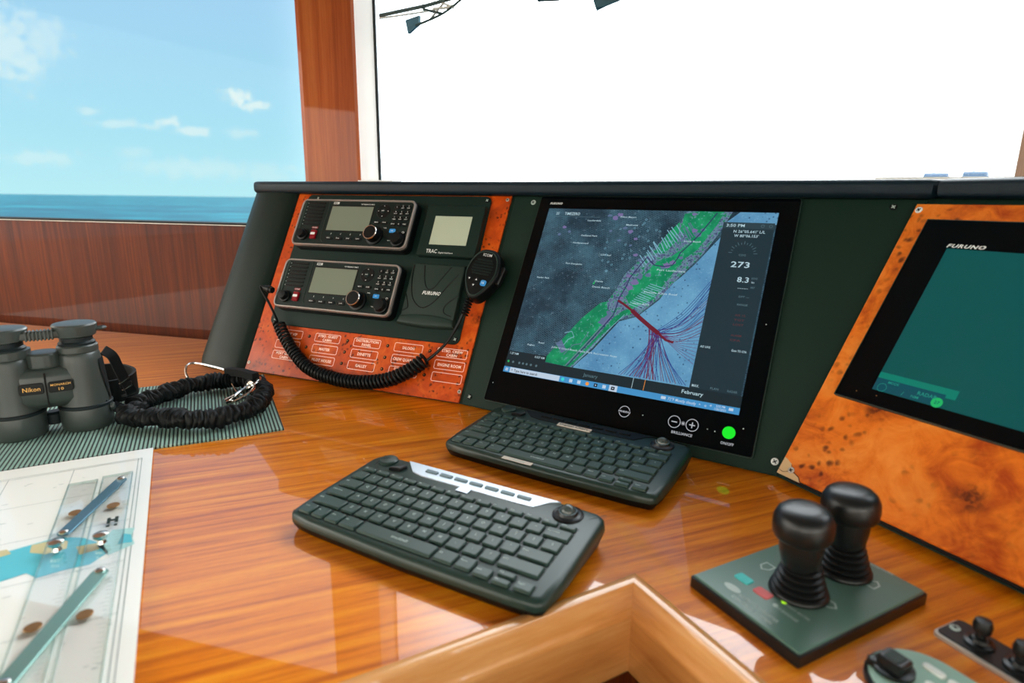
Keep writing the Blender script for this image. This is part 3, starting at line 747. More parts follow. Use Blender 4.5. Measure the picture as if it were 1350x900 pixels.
# ---- instrument sun cover
fc = thing('instrument_cover', 'grey-green plastic snap-on sun cover with raised curves below the small display', 'cover', FL @ TR(-.0985, .1885, .0078))
def cov(b):
    b.prism([(-.054, -.052), (.056, -.052), (.0555, .058), (-.054, .058)], 0, .011, 'cover', ch=.003, steps=3)
    b.prism([(-.058, -.060), (-.03, -.0625), (0, -.0635), (.03, -.0625), (.060, -.060), (.056, -.046), (.03, -.0415), (0, -.040), (-.03, -.0415), (-.054, -.046)], 0, .0150, 'cover', ch=.005, steps=3)
child(fc, 'cover_shell', cov)
def arc(pts, n=10):
    """smooth curve through points (Catmull-Rom)"""
    P_ = [Vector(p) for p in pts]; o_ = []
    for i in range(len(P_) - 1):
        a, b_, c_, d_ = P_[max(i - 1, 0)], P_[i], P_[i + 1], P_[min(i + 2, len(P_) - 1)]
        for k in range(n):
            t_ = k / n; o_.append(.5 * ((2 * b_) + (c_ - a) * t_ + (2 * a - 5 * b_ + 4 * c_ - d_) * t_ ** 2 + (3 * b_ - a - 3 * c_ + d_) * t_ ** 3))
    o_.append(P_[-1]); return o_
def ribs(b):
    for pts in (((-.050, .054, .011), (-.047, .02, .011), (-.036, -.012, .011), (-.014, -.028, .011), (.008, -.016, .011), (.026, .012, .011), (.046, .04, .011)),
                ((-.028, .054, .011), (-.022, .028, .011), (-.012, .010, .011), (0, .010, .011), (.012, .028, .011), (.028, .054, .011)),
                ((.054, .0, .011), (.034, -.020, .011), (.034, -.034, .011), (.05, -.040, .011)), ((-.053, -.004, .011), (-.045, -.02, .011), (-.043, -.030, .011), (-.052, -.036, .011))):
        b.tube(arc(pts, 6), .0011, 'black', 6)
child(fc, 'moulded_curves', ribs)
child(fc, 'logo', lambda b: b.text('FURUNO', .0064, 'white', .000, .001, .0114, w=.038, bold=.035, shear=.25, gap=1.15), smooth=False)

# ---- handheld microphone and its coiled cord
MICX = FL @ TR(.0015, .2265, .030) @ RZ(rad(-7)) @ RX(rad(-4))
mic = thing('handheld_microphone', 'black fist microphone clipped over the burl strip, with coiled cord hanging below', 'microphone', MICX)
def micpoly(s=1.):
    pts = []
    for k in range(36):
        a = 2 * PI * k / 36; x, y = sin(a), cos(a)
        wx = .0325 * (1 if y > 0 else 1 - .42 * (-y) ** 1.3); yy = y * (.047 if y > 0 else .050)
        e = abs(x) ** .75 * (1 if x > 0 else -1)
        pts.append((e * wx * s, yy * s))
    return pts[::-1]
child(mic, 'body', lambda b: b.prism(micpoly(), -.018, .012, 'black', ch=.007, chb=.006, steps=4), angle=50)
child(mic, 'front_bezel', lambda b: b.rings([[(x, y - .001, z) for x, y in offset_poly(micpoly(.9), d)] for d, z in ((0, .0112), (.0005, .0128), (.0015, .0132), (.0025, .0124))], 'cover', cap0=False, cap1=False), angle=50)
def mg(b):
    for k in range(6):
        wv = (.030, .036, .039, .040, .038, .033)[k]
        b.prism(rrect(wv, .0026, .0012, 2, 0, .023 - k * .0052), .0116, .0136, 'radioface', ch=.0005)
child(mic, 'speaker_grille', mg)
child(mic, 'logo', lambda b: b.text('ICOM', .0052, 'white', .001, .0335, .0124, w=.017), smooth=False)
child(mic, 'push_button', lambda b: (b.prism(rrect(.0105, .0105, .003, 3, .0125, -.0195), .011, .0142, 'bluebtn', ch=.0008), b.text('16', .0042, 'white', .0125, -.0195, .0144)))
for x, y, s_ in ((-.016, -.0155, 'v'), (-.002, -.0155, '^'), (-.004, -.0265, 'v')):
    child(mic, 'push_button', lambda b: (b.prism(circ(.0042, 14, x, y), .011, .0138, 'black', ch=.0008), b.flat([(x - .002, y - .0015), (x + .002, y - .0015), (x, y + .002)] if s_ == '^' else [(x + .002, y + .0015), (x - .002, y + .0015), (x, y - .002)], .014, 'white')))
child(mic, 'talk_switch', lambda b: b.prism(rrect(.008, .034, .003, 3, .0325, .006), -.008, .004, 'rubber', ch=.002, X=RZ(rad(-4))))
child(mic, 'hanging_clip', lambda b: b.prism(rrect(.018, .03, .006, 3, .008, .0), -.0225, -.016, 'rubber', ch=.001))
# cord, in panel coordinates
cordp = thing('tmp', 'x', 'x'); bpy.data.objects.remove(cordp)
MI = MICX.inverted()
def relief(b):
    for k in range(6):
        b.lathe([(.0062, 0), (.0082, .0015), (.0062, .003)], 'black', 16, X=MI @ FL @ TR(-.0145 - .0012 * k, .1765 - .0048 * k, .030 - k * .001) @ RX(rad(-90)) @ RY(rad(14)))
child(mic, 'strain_relief', relief)
path = arc([(-.016, .178, .030), (-.024, .150, .025), (-.033, .128, .020), (-.044, .104, .018), (-.060, .083, .016), (-.076, .066, .016)], 6)
child(mic, 'cord', lambda b: b.tube(path, .0027, 'black', 8, X=MI @ FL))
cpath = arc([(-.078, .066, .020), (-.106, .042, .019), (-.147, .020, .019), (-.205, .009, .019), (-.266, .010, .019), (-.322, .022, .019), (-.368, .050, .019), (-.400, .078, .021), (-.420, .101, .023)], 60)
L_ = [0.]
for i in range(1, len(cpath)): L_.append(L_[-1] + (cpath[i] - cpath[i - 1]).length)
NT_ = 50; hel = []
TOT = L_[-1]; steps_ = NT_ * 12; j = 0
for k in range(steps_ + 1):
    s_ = TOT * k / steps_
    while j < len(L_) - 2 and L_[j + 1] < s_: j += 1
    f_ = (s_ - L_[j]) / max(1e-9, L_[j + 1] - L_[j]); p = cpath[j].lerp(cpath[j + 1], f_)
    t_ = (cpath[min(j + 2, len(cpath) - 1)] - cpath[max(j - 1, 0)]).normalized(); N1 = Vector((0, 0, 1)); B1 = t_.cross(N1).normalized(); N1 = B1.cross(t_)
    a = 2 * PI * k / 12; R_ = .0116 * (1 - .18 * (k / steps_))
    hel.append(p + N1 * R_ * cos(a) + B1 * R_ * sin(a))
child(mic, 'coiled_cord', lambda b: b.tube(hel, .0028, 'cord', 6, X=MI @ FL), angle=80)
cend = hel[-1]
path2 = arc([tuple(cend), (-.424, .104, .024), (-.446, .132, .030), (-.470, .160, .040), (-.474, .168, .041), (-.462, .1655, .041)], 6)
child(mic, 'cord', lambda b: b.tube(path2, .0025, 'black', 8, X=MI @ FL))
child(mic, 'cord_plug', lambda b: b.lathe([(0, 0), (.0055, .0005), (.0055, .008), (.0075, .009), (.0075, .016), (.006, .018), (.006, .022)], 'black', 18, X=MI @ FL @ TR(-.464, .1655, .041) @ RY(rad(90)) @ RX(rad(10))))

# ---- centre dark panel and the chartplotter
cp = thing('monitor_panel', 'flat dark green-black panel the centre monitor is set in', 'panel', FC)
child(cp, 'panel_board', lambda b: b.prism([(.004, .002), (.502, .002), (.620, .396), (-.012, .396)], .0003, .003, 'panel', ch=.0005), smooth=False)
for x, y, s_ in ((.0285, .384, 'dimwhite'), (.497, .019, 'white'), (.583, .385, 'black'), (.014, .016, 'black')):
    child(cp, 'screw', lambda b: screw(b, x, y, .003, .0048, s_, 'black' if s_ != 'black' else 'dimwhite'))

SW, SH = .376, .301
def place_mon(X, label): return thing('marine_monitor', label, 'monitor', X, 'marine monitors')
mon = place_mon(FC @ TR(.2561, .2193, .0033), 'large black monitor showing a lit coloured sea chart, centre of the console')
BW, BH = .4239, .3766; bx, by = .2581 - .2561, .2050 - .2193
child(mon, 'bezel', lambda b: (b.prism(rrect(BW, BH, .003, 2, bx, by), 0, .0055, 'blackgloss', ch=.0008), b.rings([[(x, y, z) for x, y in offset_poly(rrect(BW + .0016, BH + .0016, .003, 2, bx, by), d)] for d, z in ((0, 0), (0, .005), (.0008, .0052))], 'cover', cap0=False, cap1=False)))
ZS = .0057
scr = MB(); scr.flat(rrect(SW, SH), ZS, 's_scrdark'); scr = scr.build('screen', mon, smooth=False)
def S(x, y): return (x / 1000 - SW / 2, y / 1000 - SH / 2)
def SP(name, fn, lvl):
    mb = MB(); fn(mb, ZS + .00006 * lvl); return mb.build(name, scr, smooth=False)
land = [(0, 24), (304, 24), (304, 282), (376, 282), (376, 301), (0, 301)]
SP('land_picture', lambda b, z: b.flat([S(*p) for p in ((0, 10), (376, 10), (376, 301), (0, 301))], z, 'land'), 1)
ocean = [(118, 22), (131, 40), (147, 59), (178, 110), (205, 121), (233, 152), (243, 175), (258, 192), (275, 215), (283, 228), (304, 262), (323, 301), (376, 301), (376, 282), (304, 282), (304, 22)]
SP('ocean_area', lambda b, z: b.flat([S(*p) for p in ocean], z, 'ocean'), 2)
def coast(b, z):
    for p in ([(105, 24), (140, 86), (152, 112), (150, 140), (160, 160), (168, 188), (184, 210), (206, 236), (222, 262), (238, 282), (244, 301), (312, 301), (300, 268), (283, 232), (258, 196), (233, 156), (205, 124), (176, 112), (146, 62), (118, 24)],):
        b.flat([S(*q) for q in p], z, 'coast')
SP('coastal_strip', coast, 2.5)
def greens(b, z):
    for p in ([(66, 28), (84, 58), (115, 108), (140, 137), (150, 140), (154, 128), (166, 119), (140, 74), (111, 26)],
              [(116, 26), (131, 47), (152, 80), (181, 118), (197, 126), (192, 134), (180, 128), (168, 116), (142, 72), (122, 40), (108, 26)],
              [(178, 152), (190, 182), (200, 192), (216, 214), (236, 224), (262, 250), (240, 268), (241, 296), (262, 301), (300, 301), (294, 280), (272, 236), (256, 221), (236, 180), (224, 152), (193, 132)],
              [(205, 226), (222, 262), (236, 282), (240, 252), (226, 232)]):
        b.flat([S(*q) for q in p], z, 'green')
SP('green_areas', greens, 3)
rnd = random.Random(3)
def canals(b, z):
    for k in range(13):
        x, y = 186 + k * 2.2, 140 + k * 3.0
        b.line([S(x, y), S(x + 20 + rnd.random() * 6, y - 6)], .0011, z, 's_canal')
    for k in range(16):
        x, y = 196 + k * 3.4, 202 + k * 3.6 + rnd.random() * 2
        a = 2.1 + rnd.random() * .25; l_ = 14 + rnd.random() * 14
        b.line([S(x, y), S(x + l_ * cos(a), y + l_ * sin(a))], .0014, z, 's_canal')
    for k in range(10):
        x, y = 246 + k * 2.2, 236 + k * 3
        b.line([S(x, y), S(x - 14, y + 16 + rnd.random() * 6)], .0013, z, 's_mauve')
    b.line([S(*p) for p in ((84, 58), (96, 60), (101, 70), (110, 76), (104, 84), (92, 80))], .0012, z, 's_canal')
    b.line([S(*p) for p in ((100, 44), (112, 62), (124, 66), (132, 84))], .0012, z, 's_mauve')
    b.flat([S(*p) for p in ((82, 60), (96, 46), (103, 52), (90, 68))], z, 's_mauve')
    b.flat([S(*p) for p in ((143, 104), (156, 118), (166, 124), (156, 100))], z, 's_mauve')
SP('canal_lines', canals, 4)
def blobs(b, z):
    spots = [(178, 156, 5), (182, 166, 6), (188, 176, 7), (176, 186, 5), (194, 186, 6), (184, 198, 4), (206, 190, 5), (172, 148, 4), (168, 136, 5), (232, 208, 6), (240, 214, 5), (226, 204, 4), (250, 222, 4), (268, 262, 6), (262, 268, 5), (274, 270, 4), (158, 122, 5),
             (150, 110, 4), (128, 286, 6), (136, 292, 5), (118, 290, 4), (150, 268, 4), (160, 262, 5), (172, 250, 4), (166, 238, 3), (144, 246, 3), (126, 262, 3), (178, 222, 4), (186, 214, 4), (40, 266, 4), (52, 258, 3), (34, 252, 4), (256, 296, 4)]
    for (x, y, r_) in spots:
        n_ = 11; b.flat([S(x + r_ * (0.6 + .6 * rnd.random()) * cos(2 * PI * k / n_), y + r_ * .75 * (.6 + .6 * rnd.random()) * sin(2 * PI * k / n_)) for k in range(n_)], z, 's_violet' if rnd.random() < .45 else 's_mauve')
    for k in range(26):
        x, y = 120 + rnd.random() * 90, 190 + rnd.random() * 95
        b.outline([S(x + 1.8 * cos(2 * PI * q / 9), y + 1.8 * sin(2 * PI * q / 9)) for q in range(9)], .0005, z, 's_canal')
SP('built_up_spots', blobs, 5)
SP('waterway_line', lambda b, z: (b.line([S(*p) for p in ((111, 27), (125, 50), (140, 74), (154, 98), (166, 119), (168, 134), (169, 148), (176, 170), (178, 183), (188, 202), (198, 220), (206, 212), (213, 207), (228, 206), (240, 209), (246, 222), (248, 230), (260, 246), (271, 263), (280, 280), (290, 299))], .0017, z, 's_channel'),
                                  b.line([S(*p) for p in ((108, 27), (122, 50), (137, 74), (151, 98), (163, 119))], .0012, z, 's_violet'), b.line([S(*p) for p in ((122, 30), (146, 66), (168, 100), (184, 122))], .0008, z, 's_canal')), 6)
def tracks(b, z):
    rr = random.Random(11); cx_, cy_ = 240, 98
    for k in range(17):
        x1, y1 = 303, 106 + k * 5.2 + rr.random() * 3
        s_ = (228 + rr.random() * 16, 104 - rr.random() * 10)
        mid = ((s_[0] + x1) / 2 + rr.random() * 6, (s_[1] + y1) / 2 - 8 - rr.random() * 6)
        b.line([S(*p.to_2d()) for p in arc([(*s_, 0), (*mid, 0), (x1, y1, 0)], 5)], .0008, z, ('s_trackblue', 's_trackmauve', 's_trackred')[rr.randrange(3)])
    for k in range(9):
        x1 = 214 + k * 5 + rr.random() * 4
        b.line([S(*p.to_2d()) for p in arc([(226 + k * 2.4, 108 - k, 0), (232 + rr.random() * 10, 66, 0), (x1, 28, 0)], 5)], .0013, z, ('s_trackmauve', 's_trackred')[k % 2])
    for k in range(24):
        x1, y1 = 196 + k * 4.4 + rr.random() * 2, 27 + rr.random() * 2
        s_ = (236 + rr.random() * 12, 100 - rr.random() * 6)
        mid = ((s_[0] * .55 + x1 * .45), 58 + rr.random() * 10)
        b.line([S(*p.to_2d()) for p in arc([(*s_, 0), (*mid, 0), (x1, y1, 0)], 5)], .0008, z, ('s_trackblue', 's_trackblue', 's_trackmauve', 's_trackred')[rr.randrange(4)])
    for k in range(8):
        y1 = 60 + k * 6
        b.line([S(248, 96), S(276, 84 + (y1 - 80) * .4), S(303, y1)], .0006, z, 's_trackmauve')
    b.line([S(*p) for p in ((168, 144), (180, 138), (194, 130))], .0036, z + .00002, 's_trackred')
    b.line([S(*p) for p in ((194, 130), (210, 119), (229, 107), (243, 99))], .0064, z + .00002, 's_trackred')
    b.line([S(*p) for p in ((243, 99), (256, 90), (268, 88))], .0034, z + .00002, 's_trackred')
SP('vessel_tracks', tracks, 7)
def mtext(b, z):
    for s_, x, y, w_ in (('Snyder Park', 26, 171, 24), ('Port Everglades', 76, 200, 30), ('Hollywood', 78, 238, 28), ('Dania', 128, 173, 14), ('Dania Beach', 134, 163, 30), ('CSY Intl', 128, 219, 18), ('Oakland Park', 90, 252, 30), ('Wilton Manors', 150, 288, 28),
                         ('Melrose', 160, 274, 20), ('Lauderdale', 92, 280, 24), ('John U Lloyd Beach State Park Recreation Area', 132, 54, 112), ('Port Lauderdale', 240, 200, 44), ('Florida Keys Reef', 232, 162, 52), ('Harbor Beach', 206, 142, 26), ('South Beach', 262, 250, 26), ('Anglers', 38, 52, 14), ('Road', 56, 58, 10)):
        b.text(s_, .0028, 's_scrtext', *S(x, y), z, w=w_ / 1000)
    b.text('TIMEZERO', .0052, 's_scrtext', *S(48, 291.5), z, w=.029)
    for k in range(3): b.line([S(17, 289.6 + k * 1.8), S(23, 289.6 + k * 1.8)], .0006, z, 's_scrtext')
    b.line([S(14, 286), S(100, 286)], .0005, z, 's_scrdim')
    b.flat([S(118, 167), S(122, 175), S(121, 167)], z, 's_tealgreen')
SP('map_lettering', mtext, 8)
def sidebar(b, z):
    b.flat([S(*p) for p in ((304, 24), (374, 24), (374, 284), (302, 284))], z, 's_side')
    b.flat([S(*p) for p in ((303, 274), (374, 274), (374, 284), (302, 284))], z + .00003, 's_side2')
    z += .00006
    b.text('3:50 PM', .0046, 's_scrtext', *S(320, 279), z, w=.026)
    for x in (358, 369): b.outline([S(x + 2.4 * cos(2 * PI * k / 12), 279 + 2.4 * sin(2 * PI * k / 12)) for k in range(12)], .0005, z, 's_scrdim')
    b.text("N 26\u00b005.641' L/L", .0042, 's_scrtext', *S(341, 269.5), z, w=.044); b.text("W 80\u00b006.153'", .0042, 's_scrtext', *S(338, 262.5), z, w=.034)
    for k in range(13):
        a = PI * (.02 + .96 * k / 12); r1 = 15; r2 = 18 if k % 2 else 20
        b.line([S(338 + r1 * cos(a), 234 + r1 * 1.0 * sin(a)), S(338 + r2 * cos(a), 234 + r2 * sin(a))], .0007, z, 's_scrdim')
    b.text('COG', .003, 's_scrdim', *S(338, 232), z); b.text('273', .0088, 's_scrtext', *S(338, 217), z, w=.026)
    b.text('8.3', .0080, 's_scrtext', *S(346, 194), z, w=.016); b.text('SOG', .0028, 's_scrdim', *S(361, 197), z); b.text('kn', .0028, 's_scrtext', *S(360, 191), z)
    b.text('-----', .0030, 's_scrtext', *S(348, 181), z, w=.014); b.text('SET', .0026, 's_scrdim', *S(361, 183), z)
    for k, (y, m_) in enumerate(((168, 's_scrdim'), (156, 's_scrdim'), (140, 's_scrred'), (133, 's_scrred'), (126, 's_scrred'), (110, 's_scrred'), (103, 's_scrred'))):
        b.text(('DPT ---', 'RANGE', 'AIS 12', 'TGT', 'LOST', 'ALARM', 'CPA')[k], .0028, m_, *S(352, y), z, w=.014)
    b.text('AIS UAIS', .0032, 's_scrtext', *S(314, 88), z, w=.014); b.text('Goto TO CPA', .0032, 's_scrtext', *S(360, 88), z, w=.02)
    b.text('MAX.', .0036, 's_scrtext', *S(312, 30), z, w=.010); b.text('PLAN', .0032, 's_scrdim', *S(338, 30), z, w=.011); b.text('RADAR', .0032, 's_scrdim', *S(362, 30), z, w=.013)
SP('data_sidebar', sidebar, 9)
def strip(b, z):
    b.flat([S(*p) for p in ((0, 9), (376, 9), (376, 26), (0, 26))], z, 's_strip')
    b.flat([S(*p) for p in ((0, 26), (72, 26), (72, 37), (0, 37))], z, 's_strip')
    z += .00006
    b.text('January', .0052, 's_scrdim', *S(154, 18), z, w=.024); b.text('February', .0052, 's_scrtext', *S(310, 19), z, w=.030)
    b.text('1.27 NM', .0034, 's_scrtext', *S(12, 33), z, w=.016); b.text('0.527 KM', .0034, 's_scrtext', *S(60, 33), z, w=.018)
    for x in (222, 240): b.line([S(x, 10), S(x, 26)], .0007, z, 's_scrtext' if x == 222 else 's_orange')
    for k, x in enumerate((5, 14, 26, 33, 40, 48, 58)):
        b.flat([S(x + 2 * cos(2 * PI * q / 10), 18.5 + 2 * sin(2 * PI * q / 10)) for q in range(10)], z, 's_green2' if False else ('s_tealgreen' if k == 0 else 's_scrdim'))
SP('timeline_strip', strip, 10)
def task(b, z):
    b.flat([S(*p) for p in ((0, 0), (376, 0), (376, 9.5), (0, 9.5))], z, 's_task')
    b.flat([S(*p) for p in ((12, .4), (104, .4), (104, 9.1), (12, 9.1))], z + .00003, 's_search')
    z += .00006
    for i_ in (0, 1):
        for j_ in (0, 1): b.flat([S(3.6 + i_ * 2.6 + q[0], 2.2 + j_ * 2.6 + q[1]) for q in ((0, 0), (2.2, 0), (2.2, 2.2), (0, 2.2))], z, 's_search')
    b.text('Type here to search', .0044, 's_strip', *S(42, 4.6), z, w=.044)
    b.outline([S(16 + 1.5 * cos(2 * PI * q / 10), 5 + 1.5 * sin(2 * PI * q / 10)) for q in range(10)], .0004, z, 's_strip')
    for x, m_ in ((110, 's_edgecyan'), (124, 's_search'), (138, 's_search'), (152, 's_orange'), (166, 's_scrdark'), (180, 's_search'), (194, 's_scrdark')):
        if x == 194: b.flat([S(*p) for p in ((188, 0), (201, 0), (201, 9.5), (188, 9.5))], z - .00002, 's_search')
        pts = [S(x + 2.9 * cos(2 * PI * q / 12), 4.8 + 2.9 * sin(2 * PI * q / 12)) for q in range(12)] if m_ in ('s_edgecyan', 's_orange') else [S(x + q[0], 4.8 + q[1]) for q in ((-2.8, -2.6), (2.8, -2.6), (2.8, 2.6), (-2.8, 2.6))]
        b.flat(pts, z, m_)
        if m_ == 's_scrdark': b.flat([S(x + q[0], 4.8 + q[1]) for q in ((-.9, -.9), (.9, -.9), (.9, .9), (-.9, .9))], z + .00002, 's_search')
    b.flat([S(*p) for p in ((268, 2.8), (275, 2.8), (275, 7), (268, 7))], z, 's_search')
    b.text('72\u00b0F Mostly cloudy', .0042, 's_search', *S(298, 4.8), z, w=.040)
    b.text('^', .004, 's_search', *S(323, 4.2), z); b.text('o', .004, 's_search', *S(331, 4.8), z); b.text('*', .005, 's_search', *S(338, 4.8), z)
    b.text('3:50 PM', .0030, 's_search', *S(351, 6.8), z, w=.012); b.text('1/30/2021', .0030, 's_search', *S(351, 2.6), z, w=.015)
    b.flat([S(*p) for p in ((362, 3.6), (368, 3.6), (368, 7.4), (364, 7.4), (362, 7.4))], z, 's_search')
SP('task_bar', task, 11)
# bezel marks
def P2(u_, v_): return (u_ - .2561, v_ - .2193)
child(mon, 'logo', lambda b: b.text('FURUNO', .0038, 'white', *P2(.0795, .3795), .0059, w=.024, bold=.03, shear=.25, gap=1.15), smooth=False)
def ring(b, c_, r_, m_, z_=.0059): b.outline(circ(r_, 26, *c_), .0009, z_, m_)
child(mon, 'menu_button', lambda b: (ring(b, P2(.288, .043), .0085, 'glow_white'), b.prism(rrect(.020, .0046, 0, 1, *P2(.288, .043)), .0056, .00595, 'blackgloss'), b.text('menu', .0042, 'glow_white', *P2(.288, .0435), .0061, w=.018)), smooth=False)
def br1(b):
    for u_ in (.362, .387):
        ring(b, P2(u_, .043), .0088, 'glow_white'); b.line([P2(u_ - .004, .043), P2(u_ + .004, .043)], .0014, .0059, 'glow_white')
    b.line([P2(.387, .039), P2(.387, .047)], .0014, .0059, 'glow_white')
    for k in range(4): b.line([P2(.3745 - .003 * cos(k * PI / 4), .043 - .003 * sin(k * PI / 4)), P2(.3745 + .003 * cos(k * PI / 4), .043 + .003 * sin(k * PI / 4))], .0006, .0059, 'glow_white')
    b.text('BRILLIANCE', .0037, 'glow_white', *P2(.3755, .0285), .0059, w=.029)
child(mon, 'brilliance_buttons', br1, smooth=False)
child(mon, 'power_button', lambda b: (b.flat(circ(.0085, 28, *P2(.436, .043)), .0059, 'greenlamp'), b.text('ON/OFF', .0036, 'glow_white', *P2(.4365, .028), .0059, w=.017)), smooth=False)
for q in ((.316, .043), (.41, .041), (.42, .0405), (.038, .048), (.445, .066), (.455, .20)):
    pass
def dots(b):
    for q in ((.316, .043), (.408, .042), (.418, .041), (.055, .047), (.453, .052), (.456, .20)): b.flat(circ(.0009, 8, *P2(*q)), .0059, 'dimwhite')
child(mon, 'sensor_dots', dots, smooth=False)

# ---- right burl panel and radar monitor
rp = thing('burl_monitor_panel', 'orange burl veneer panel with a chipped lower corner, framing the teal monitor', 'panel', FR)
child(rp, 'veneer_board', lambda b: b.prism([(.0045, .006), (.61, .006), (.61, .402), (-.001, .402)], .0088, .0140, 'burl2', ch=.0012), smooth=False)
def chip(b):
    b.prism([(.0052, .0046), (.038, .0046), (.034, .010), (.027, .0125), (.022, .014), (.018, .0215), (.010, .0255), (.0052, .027)], .0135, .0144, 'veneerchip')
    b.line([(.0055, .010), (.012, .0085), (.018, .0115)], .0006, .0146, 'hole'); b.line([(.018, .0215), (.022, .014), (.027, .0125), (.034, .010), (.038, .005)], .0007, .0146, 'hole')
child(rp, 'bare_corner', chip, smooth=False)
child(rp, 'screw', lambda b: screw(b, .021, .0145, .0142, .0042, 'alu'))
child(rp, 'screw', lambda b: screw(b, .006, .392, .014, .0045, 'white'))
child(rp, 'shadow_gap_filler', lambda b: b.prism([(.016, .003), (.61, .003), (.61, .398), (.020, .398)], .0006, .0088, 'hole'), smooth=False)  # added black filler, stands in for the shadow gap under the burl
rm = place_mon(FR @ TR(.0275, .124, .0142), 'monitor with a plain teal screen at the right edge, set in burl panel')
RW, RH = .345, .250
child(rm, 'bezel', lambda b: (b.prism([(0, 0), (RW, 0), (RW, RH), (0, RH)], 0, .0065, 'blackgloss', ch=.001), b.rings([[(x, y, z) for x, y in offset_poly([(-.0014, -.0014), (RW + .0014, -.0014), (RW + .0014, RH + .0014), (-.0014, RH + .0014)], d)] for d, z in ((0, 0), (0, .0058), (.001, .0062))], 'cover', cap0=False, cap1=False)))
m_scr = MB(); m_scr.flat([(.0385, .0175), (.305, .0175), (.305, .211), (.0385, .211)], .0067, 's_teal'); rscr = m_scr.build('screen', rm, smooth=False)
def RP(name, fn, lvl):
    mb = MB(); fn(mb, .0067 + .00006 * lvl); return mb.build(name, rscr, smooth=False)
def RQ(u_, v_): return (u_ - .022, v_ - .125)
RP('menu_box', lambda b, z: (b.flat([RQ(.0605, .155), RQ(.145, .155), RQ(.145, .166), RQ(.0605, .166)], z, 's_teal2'), b.flat([RQ(.0605, .143), RQ(.135, .143), RQ(.135, .1585), RQ(.0605, .1585)], z + .00002, 's_teal3'),
                             b.flat([RQ(.085, .170), RQ(.107, .170), RQ(.107, .181), RQ(.085, .181)], z, 's_teal4'), b.flat([RQ(.113, .167), RQ(.141, .167), RQ(.141, .179), RQ(.113, .179)], z, 's_teal4')), 1)
def rtxt(b, z):
    b.outline(circ(.0052, 20, *RQ(.070, .1475)), .0005, z, 's_tealtext'); b.text('MODE', .003, 's_tealtext', *RQ(.080, .1555), z, w=.012)
    b.text('RADAR', .0042, 's_tealtext', *RQ(.118, .1525), z, w=.020); b.line([RQ(.093, .1445), RQ(.0945, .1495)], .0006, z, 's_tealtext'); b.text('NM', .003, 's_tealtext', *RQ(.107, .1468), z, w=.008)
    b.flat(circ(.0058, 20, *RQ(.1300, .1475)), z, 's_tealgreen'); b.text('27', .0036, 's_teal3', *RQ(.1300, .1475), z + .00003)
RP('menu_lettering', rtxt, 2)
child(rm, 'logo', lambda b: b.text('FURUNO', .0046, 'white', *RQ(.0795, .3400), .0068, w=.041, bold=.035, shear=.25, gap=1.15), smooth=False)
child(rm, 'sensor_dots', lambda b: [b.flat(circ(.0008, 8, *RQ(*q)), .0068, 'brass') for q in ((.045, .135), (.069, .136))], smooth=False)

# ------------------------------------------------------------------ keyboards
ROWS = []
def kb_layout():
    ks = []
    def row(y, h, items, x=9.0, gap=2.4):
        for w_, s_ in items: ks.append((x, y, w_ - gap, h, s_)); x += w_
    F = [(19.6, s_) for s_ in ('Esc', 'F1', 'F2', 'F3', 'F4', 'F5', 'F6', 'F7', 'F8', 'F9', 'F10', 'F11', 'F12', 'Del')]
    row(103.5, 7.5, F)
    row(84.5, 15.5, [(18.9, c_) for c_ in '`1234567890-='] + [(29.2, 'Backspace')])
    row(65.0, 16.0, [(26.5, 'Tab')] + [(18.9, c_) for c_ in 'QWERTYUIOP[]'] + [(20.2, '\\')])
    row(45.5, 16.0, [(31, 'Caps Lock')] + [(18.9, c_) for c_ in "ASDFGHJKL;'"] + [(34.6, 'Enter')])
    row(26.0, 16.0, [(40, 'Shift')] + [(18.9, c_) for c_ in 'ZXCVBNM,./'] + [(44.6, 'Shift')])
    for x, w_, s_ in ((9, 15.5, 'Ctrl'), (27.5, 15.5, 'Fn'), (46, 17, 'Win'), (65.5, 21, 'Alt'), (89, 90, ''), (181.5, 21.5, 'Alt'), (205.5, 17, 'Menu')): ks.append((x, 6.0, w_, 16.5, s_))
    for x, w_, s_ in ((225, 17.5, 'Left'), (266.5, 17, 'Right')): ks.append((x, 5.0, w_, 12.0, s_))
    ks.append((245.5, 14.0, 17.5, 7.5, 'Up')); ks.append((245.5, 4.0, 17.5, 7.5, 'Dn'))
    return ks
KW, KD = 296.6, 148.2
def kbx(x, y): return (x / 1000 - KW / 2000, y / 1000 - KD / 2000)
